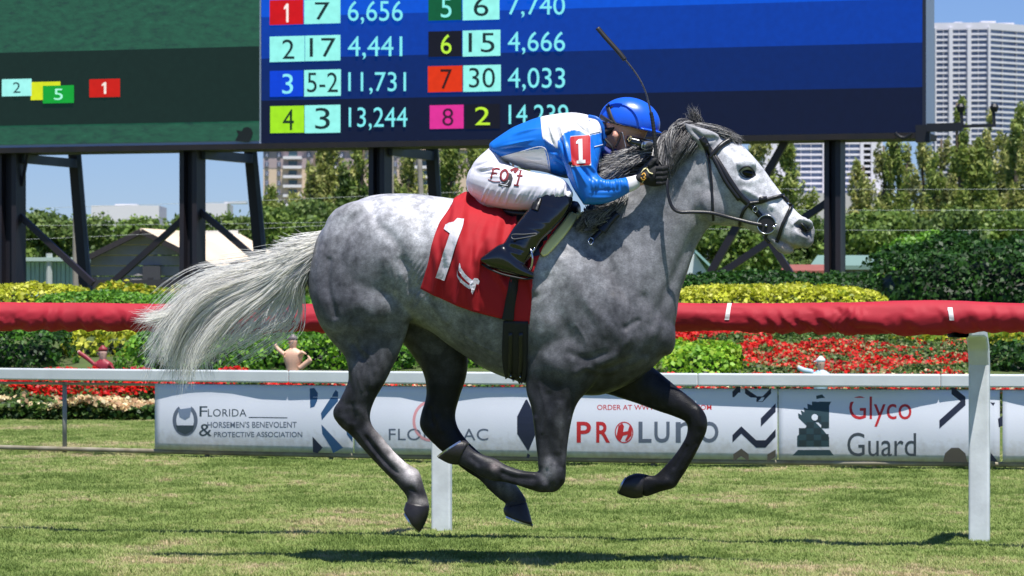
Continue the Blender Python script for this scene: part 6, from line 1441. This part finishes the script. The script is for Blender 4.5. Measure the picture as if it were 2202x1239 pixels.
        if s == 1:
            gb = bvh(g); cream = mat('cream_trim', srgb(238, 226, 170), rough=.6)
            strap([(1366, 378, 1.4), (1371, 387, 1.4), (1381, 391, 1.4), (1386, 384, 1.2)], gb, .004, .002, cream, 'glove_trim', go, nx=2, fb=.17); strap([(1378, 372, 1.2), (1384, 363, 1.4), (1390, 362, 1.4), (1396, 371, 1.3), (1404, 374, 1.2)], gb, .004, .002, cream, 'glove_trim', go, nx=2, fb=.17)
            mb = MB(); L([(1370, 376, 1376, 394, .028, .152), (1384, 368, 1390, 396, .033, .145), (1394, 366, 1398, 392, .036, .14)], n=18); wc = mb.build('glove_wristband', gm, go, True); fixn(wc); wb = bvh(wc)
            for q in ([(1380, 377), (1385, 373), (1388, 378), (1384, 382), (1389, 384)], [(1378, 382), (1382, 387), (1387, 386)]):
                strap([(x, y, 1.2) for x, y in q], wb, .002, .0015, mat('gold_thread', srgb(214, 160, 60), rough=.4), 'glove_badge', wc, nx=2)
    # helmet in a blue cover
    hm = mat('blue_helmet_cover', (.012, .12, .80), rough=.30, spec=.55, coat=.15, bump=.0006, bscale=30)
    c = PH(1353, 262, 0); u = PH.u; v = []; f = []; na, nb = 20, 56; tilt = R(-11.5)
    ex = u * math.cos(tilt) + Vector((0, 0, 1)) * math.sin(tilt); ez = -u * math.sin(tilt) + Vector((0, 0, 1)) * math.cos(tilt); s_ = 1 / 480
    for i in range(na + 1):
        a = math.pi / 2 * 1.14 * i / na
        for j in range(nb):
            t = 2 * math.pi * j / nb; ca, sa = math.cos(t), math.sin(t)
            rx = (67 if ca > 0 else 65) * s_; rz = 52 * s_; ry = .092
            seam = -.0014 * math.exp(-((abs(((t / (2 * math.pi) * 6) % 1) - .5)) / .035) ** 2) * math.sin(a)
            p = ex * ca * math.sin(a) * (rx + seam) + NEAR * sa * math.sin(a) * (ry + seam) + ez * math.cos(a) * rz
            v.append(c + p)
    for i in range(na):
        for j in range(nb): f.append((i * nb + j, (i + 1) * nb + j, (i + 1) * nb + (j + 1) % nb, i * nb + (j + 1) % nb))
    mb = MB(); mb.add(v, f); he = mb.build('helmet', hm, root, True)
    if he.data.polygons[5 * nb].normal.dot(Vector(v[5 * nb]) - c) < 0: he.data.flip_normals()
    md = he.modifiers.new('thickness', 'SOLIDIFY'); md.thickness = .012; md.offset = -1
    hb_ = bvh(he.data)
    # peak
    mb = MB(); vs = []
    for k in range(15):
        t = R(-62 + 124 * k / 14); a = math.pi / 2 * 1.12
        for e, dz in ((1.0, 0), (1.0 + .12 * math.cos(t) ** 2, -.006)):
            vs.append(c + ex * math.cos(t) * 67 * s_ * e * math.sin(a) + NEAR * math.sin(t) * .092 * e + ez * (math.cos(a) * 52 * s_ + dz))
    mb.add(vs, [(2 * k, 2 * k + 1, 2 * k + 3, 2 * k + 2) for k in range(14)]); pk = mb.build('helmet_peak', hm, he, True); md = pk.modifiers.new('t', 'SOLIDIFY'); md.thickness = .006
    band = mat('black_elastic', (.018, .018, .02), rough=.6)
    strap([(1305, 218, 4), (1310, 240, 4), (1318, 260, 4), (1330, 276, 4)], hb_, .002, .0025, band, 'goggle_strap', he, sub=6); strap([(1291, 250, 4.5), (1304, 258, 4.5), (1322, 267, 4), (1350, 276, 3.5), (1380, 286, 3.5), (1412, 292, 4)], hb_, .0035, .0025, band, 'goggle_strap', he, sub=6)
    tubepx([(1290, 276, .06), (1296, 292, .075), (1306, 305, .08), (1316, 316, .078), (1319, 330, .07), (1322, 346, .05)], .006, band, 'chin_strap', root, flat=.6); tubepx([(1336, 284, .085), (1332, 300, .086), (1324, 316, .08)], .0055, band, 'chin_strap', root, flat=.6)
    # goggles
    gf = mat('goggle_frame', (.012, .014, .012), rough=.2, coat=.5); lens = mat('goggle_lens', (.55, .58, .58), rough=.08, metal=.8)
    mb = MB(); L([(1352, 292, 1350, 310, .018, .064), (1366, 295, 1362, 318, .022, .062), (1384, 298, 1380, 322, .03, .05), (1400, 302, 1394, 324, .04, .02), (1406, 305, 1399, 322, .04, .0)], n=18); L([(1352, 292, 1350, 310, .018, -.064), (1384, 298, 1380, 322, .03, -.05), (1404, 302, 1396, 324, .04, -.02)], n=18)
    link('goggles', remesh(mb, .005, 3, 'goggles'), gf, root, True)
    mb = MB(); L([(1384, 304, 1380, 320, .012, .078), (1394, 303, 1388, 324, .018, .062), (1404, 306, 1398, 322, .014, .045)], n=16); fixn(mb.build('goggle_lens', lens, root, True))
    mb = MB(); q = [(1350, 299), (1356, 293), (1359, 298), (1353, 304), (1350, 299)]; mb.tube([PH(x, y, .088) for x, y in catmull(q, 3)], .0016, 6); mb.build('goggle_buckle', mat('brass', srgb(220, 200, 140), rough=.3, metal=.7), root, True)
    mb = MB(); L([(1296, 300, 1300, 345, .062, 0), (1318, 318, 1322, 350, .064, 0), (1342, 322, 1340, 352, .06, 0), (1372, 328, 1366, 352, .05, 0)], n=20); link('face_mask', remesh(mb, .005, 3, 'face_mask'), mat('blue_mask', (.012, .03, .22), rough=.7), root, True)
    tubepx([(1338, 284, .082), (1342, 300, .074), (1346, 318, .066)], .0015, mat('mask_cord', (.7, .7, .75), rough=.6), 'mask_cord', root)
    # dark hair at the nape
    mb = MB(); L([(1292, 276, 1298, 300, .058, 0), (1310, 272, 1314, 296, .070, 0), (1326, 272, 1326, 282, .076, 0)], n=20); fixn(mb.build('hair', mat('dark_hair', (.02, .013, .01), rough=.6), root, True))
    # whip
    w_ = empty('whip', PH(1345, 130, .12)); tag(w_, 'black riding whip held upright in front of the blue helmet', 'whip')
    tubepx([(1285, 60, .13), (1300, 78, .13), (1318, 98, .13), (1334, 116, .13), (1344, 129, .13)], .0115, mat('whip_popper', (.012, .012, .013), rough=.5), 'popper', w_, flat=.6)
    mb = MB(); c_ = catmull([(1286, 61, .13), (1300, 78, .13)], 2)
    tubepx([(1343, 127, .13, .0045), (1358, 145, .13, .0042), (1374, 168, .135, .0040), (1386, 192, .14, .0042), (1394, 218, .14, .0045), (1400, 244, .145, .005)], 0, mat('whip_shaft', (.05, .05, .055), rough=.35, var=.6, vscale=180), 'shaft', w_)
    pts = [(1400, 242), (1404, 264), (1407, 290), (1409, 315), (1411, 338), (1413, 352)]; c_ = catmull(pts, 12); hp = [PH(x, y, .148) for x, y in c_]
    mb = MB(); mb.tube(hp, [.0082 + .0012 * (i % 3 == 0) for i in range(len(hp))], 10); fixn(mb.build('handle', mat('grip_tape', (.014, .014, .015), rough=.6), w_, True))
jockey()

# ------------------------------------------------------------------ garden statues
def statue(px, head_y, d, cols, label, arm, hip, flip=1, legs=True):
    P = plane(d, 20); S_ = F / d; h = 1.1 + (HOR - head_y + 9) / S_
    root = empty('statue', (P(px, 800).x, P(px, 800).y, 0)); tag(root, label, 'statue', 'painted jockey statues in the garden')
    shirt, skin, cap, tr = [paint(*c, .5) for c in cols]
    def L(secs, m, name, v=.006, s=3):
        mb = MB()
        for q in secs: loft(mb, P, q, n=14, sub=3)
        return link(name, remesh(mb, v, s, name), m, root, True)
    x, y = px, head_y
    L([[(x - 7, y + 16, x + 7, y + 16, .03), (x - 20, y + 26, x + 22, y + 26, .06), (x - 20, y + 40, x + 20, y + 40, .065), (x - 14, y + 58, x + 14, y + 58, .055), (x - 14, y + 72, x + 14, y + 72, .05)],
       [(x - 16, y + 22, x - 20, y + 36, .026, .03)] + [(a, b - 5, a, b + 7, .022, .05) for a, b in arm], [(x + 16, y + 22, x + 12, y + 34, .026, .03)] + [(a - 4, b - 4, a + 4, b + 4, .022, .04) for a, b in hip]], shirt, 'torso')
    L([[(x - 6, y + 18, x + 6, y + 18, .028), (x - 8, y + 6, x + 8, y + 8, .04), (x - 9, y - 2, x + 9, y, .042), (x - 6, y - 8, x + 6, y - 8, .03)], [(x - 9, y + 1, x - 9, y + 7, .01), (x - 12, y + 3, x - 12, y + 6, .006)]], skin, 'head')
    a, b = arm[-1]; mb = MB(); ball(mb, P(a, b, .05), .022, .02, .026, n=8); mb.build('hand', skin, root, True)
    eyes = MB()
    for e in (-6, 0): ball(eyes, P(x + e - 1, y + 4, .05), .006, .006, .008, n=6)
    eyes.build('painted_eyes', paint(40, 30, 28), root)
    L([[(x - 10, y - 3, x + 10, y - 4, .046), (x - 9, y - 7, x + 9, y - 8, .044), (x - 4, y - 12, x + 4, y - 12, .025)], [(x - 15, y - 3, x - 15, y - 1, .02), (x - 6, y - 5, x - 6, y - 2, .03)]], cap, 'cap', .005)
    zb_ = hb(d); yb = HOR + (1.1 - zb_) * S_
    L([[(x - 14, y + 68, x + 14, y + 68, .05), (x - 14, y + 84, x + 14, y + 84, .05)], [(x - 14, y + 80, x - 1, y + 80, .04, .02), (x - 11, y + 110, x - 2, y + 110, .03, .02), (x - 11, yb - 3, x - 3, yb - 3, .025, .02)], [(x + 1, y + 80, x + 14, y + 80, .04, -.02), (x + 3, y + 110, x + 12, y + 110, .03, -.02), (x + 4, yb - 3, x + 12, yb - 3, .025, -.02)]], tr, 'breeches', .007)
    p = P(x, 800); MB().box(p.x - .12, p.x + .12, p.y - .1, p.y + .1, 0, zb_ + .04).build('pedestal', paint(190, 186, 176), root)
statue(630, 733, 38.2, ((236, 190, 160), (230, 184, 156), (120, 110, 110), (226, 226, 232)), 'pale bare chested garden statue with one arm raised and a hand on the hip', [(612, 762), (600, 752), (593, 744)], [(654, 758), (667, 772), (655, 784), (645, 792)])
statue(221, 757, 38.6, ((150, 44, 56), (222, 180, 160), (140, 44, 48), (210, 200, 196)), 'maroon shirted garden statue stretching its arm to the left', [(205, 785), (188, 770), (170, 758)], [(240, 785), (244, 800), (236, 812)])
statue(1765, 780, 38.2, ((186, 212, 230), (206, 170, 150), (226, 236, 240), (220, 220, 226)), 'pale blue shirted garden statue in a white cap on the right', [(1748, 800), (1730, 796), (1717, 790)], [(1784, 806), (1796, 818), (1790, 830)])
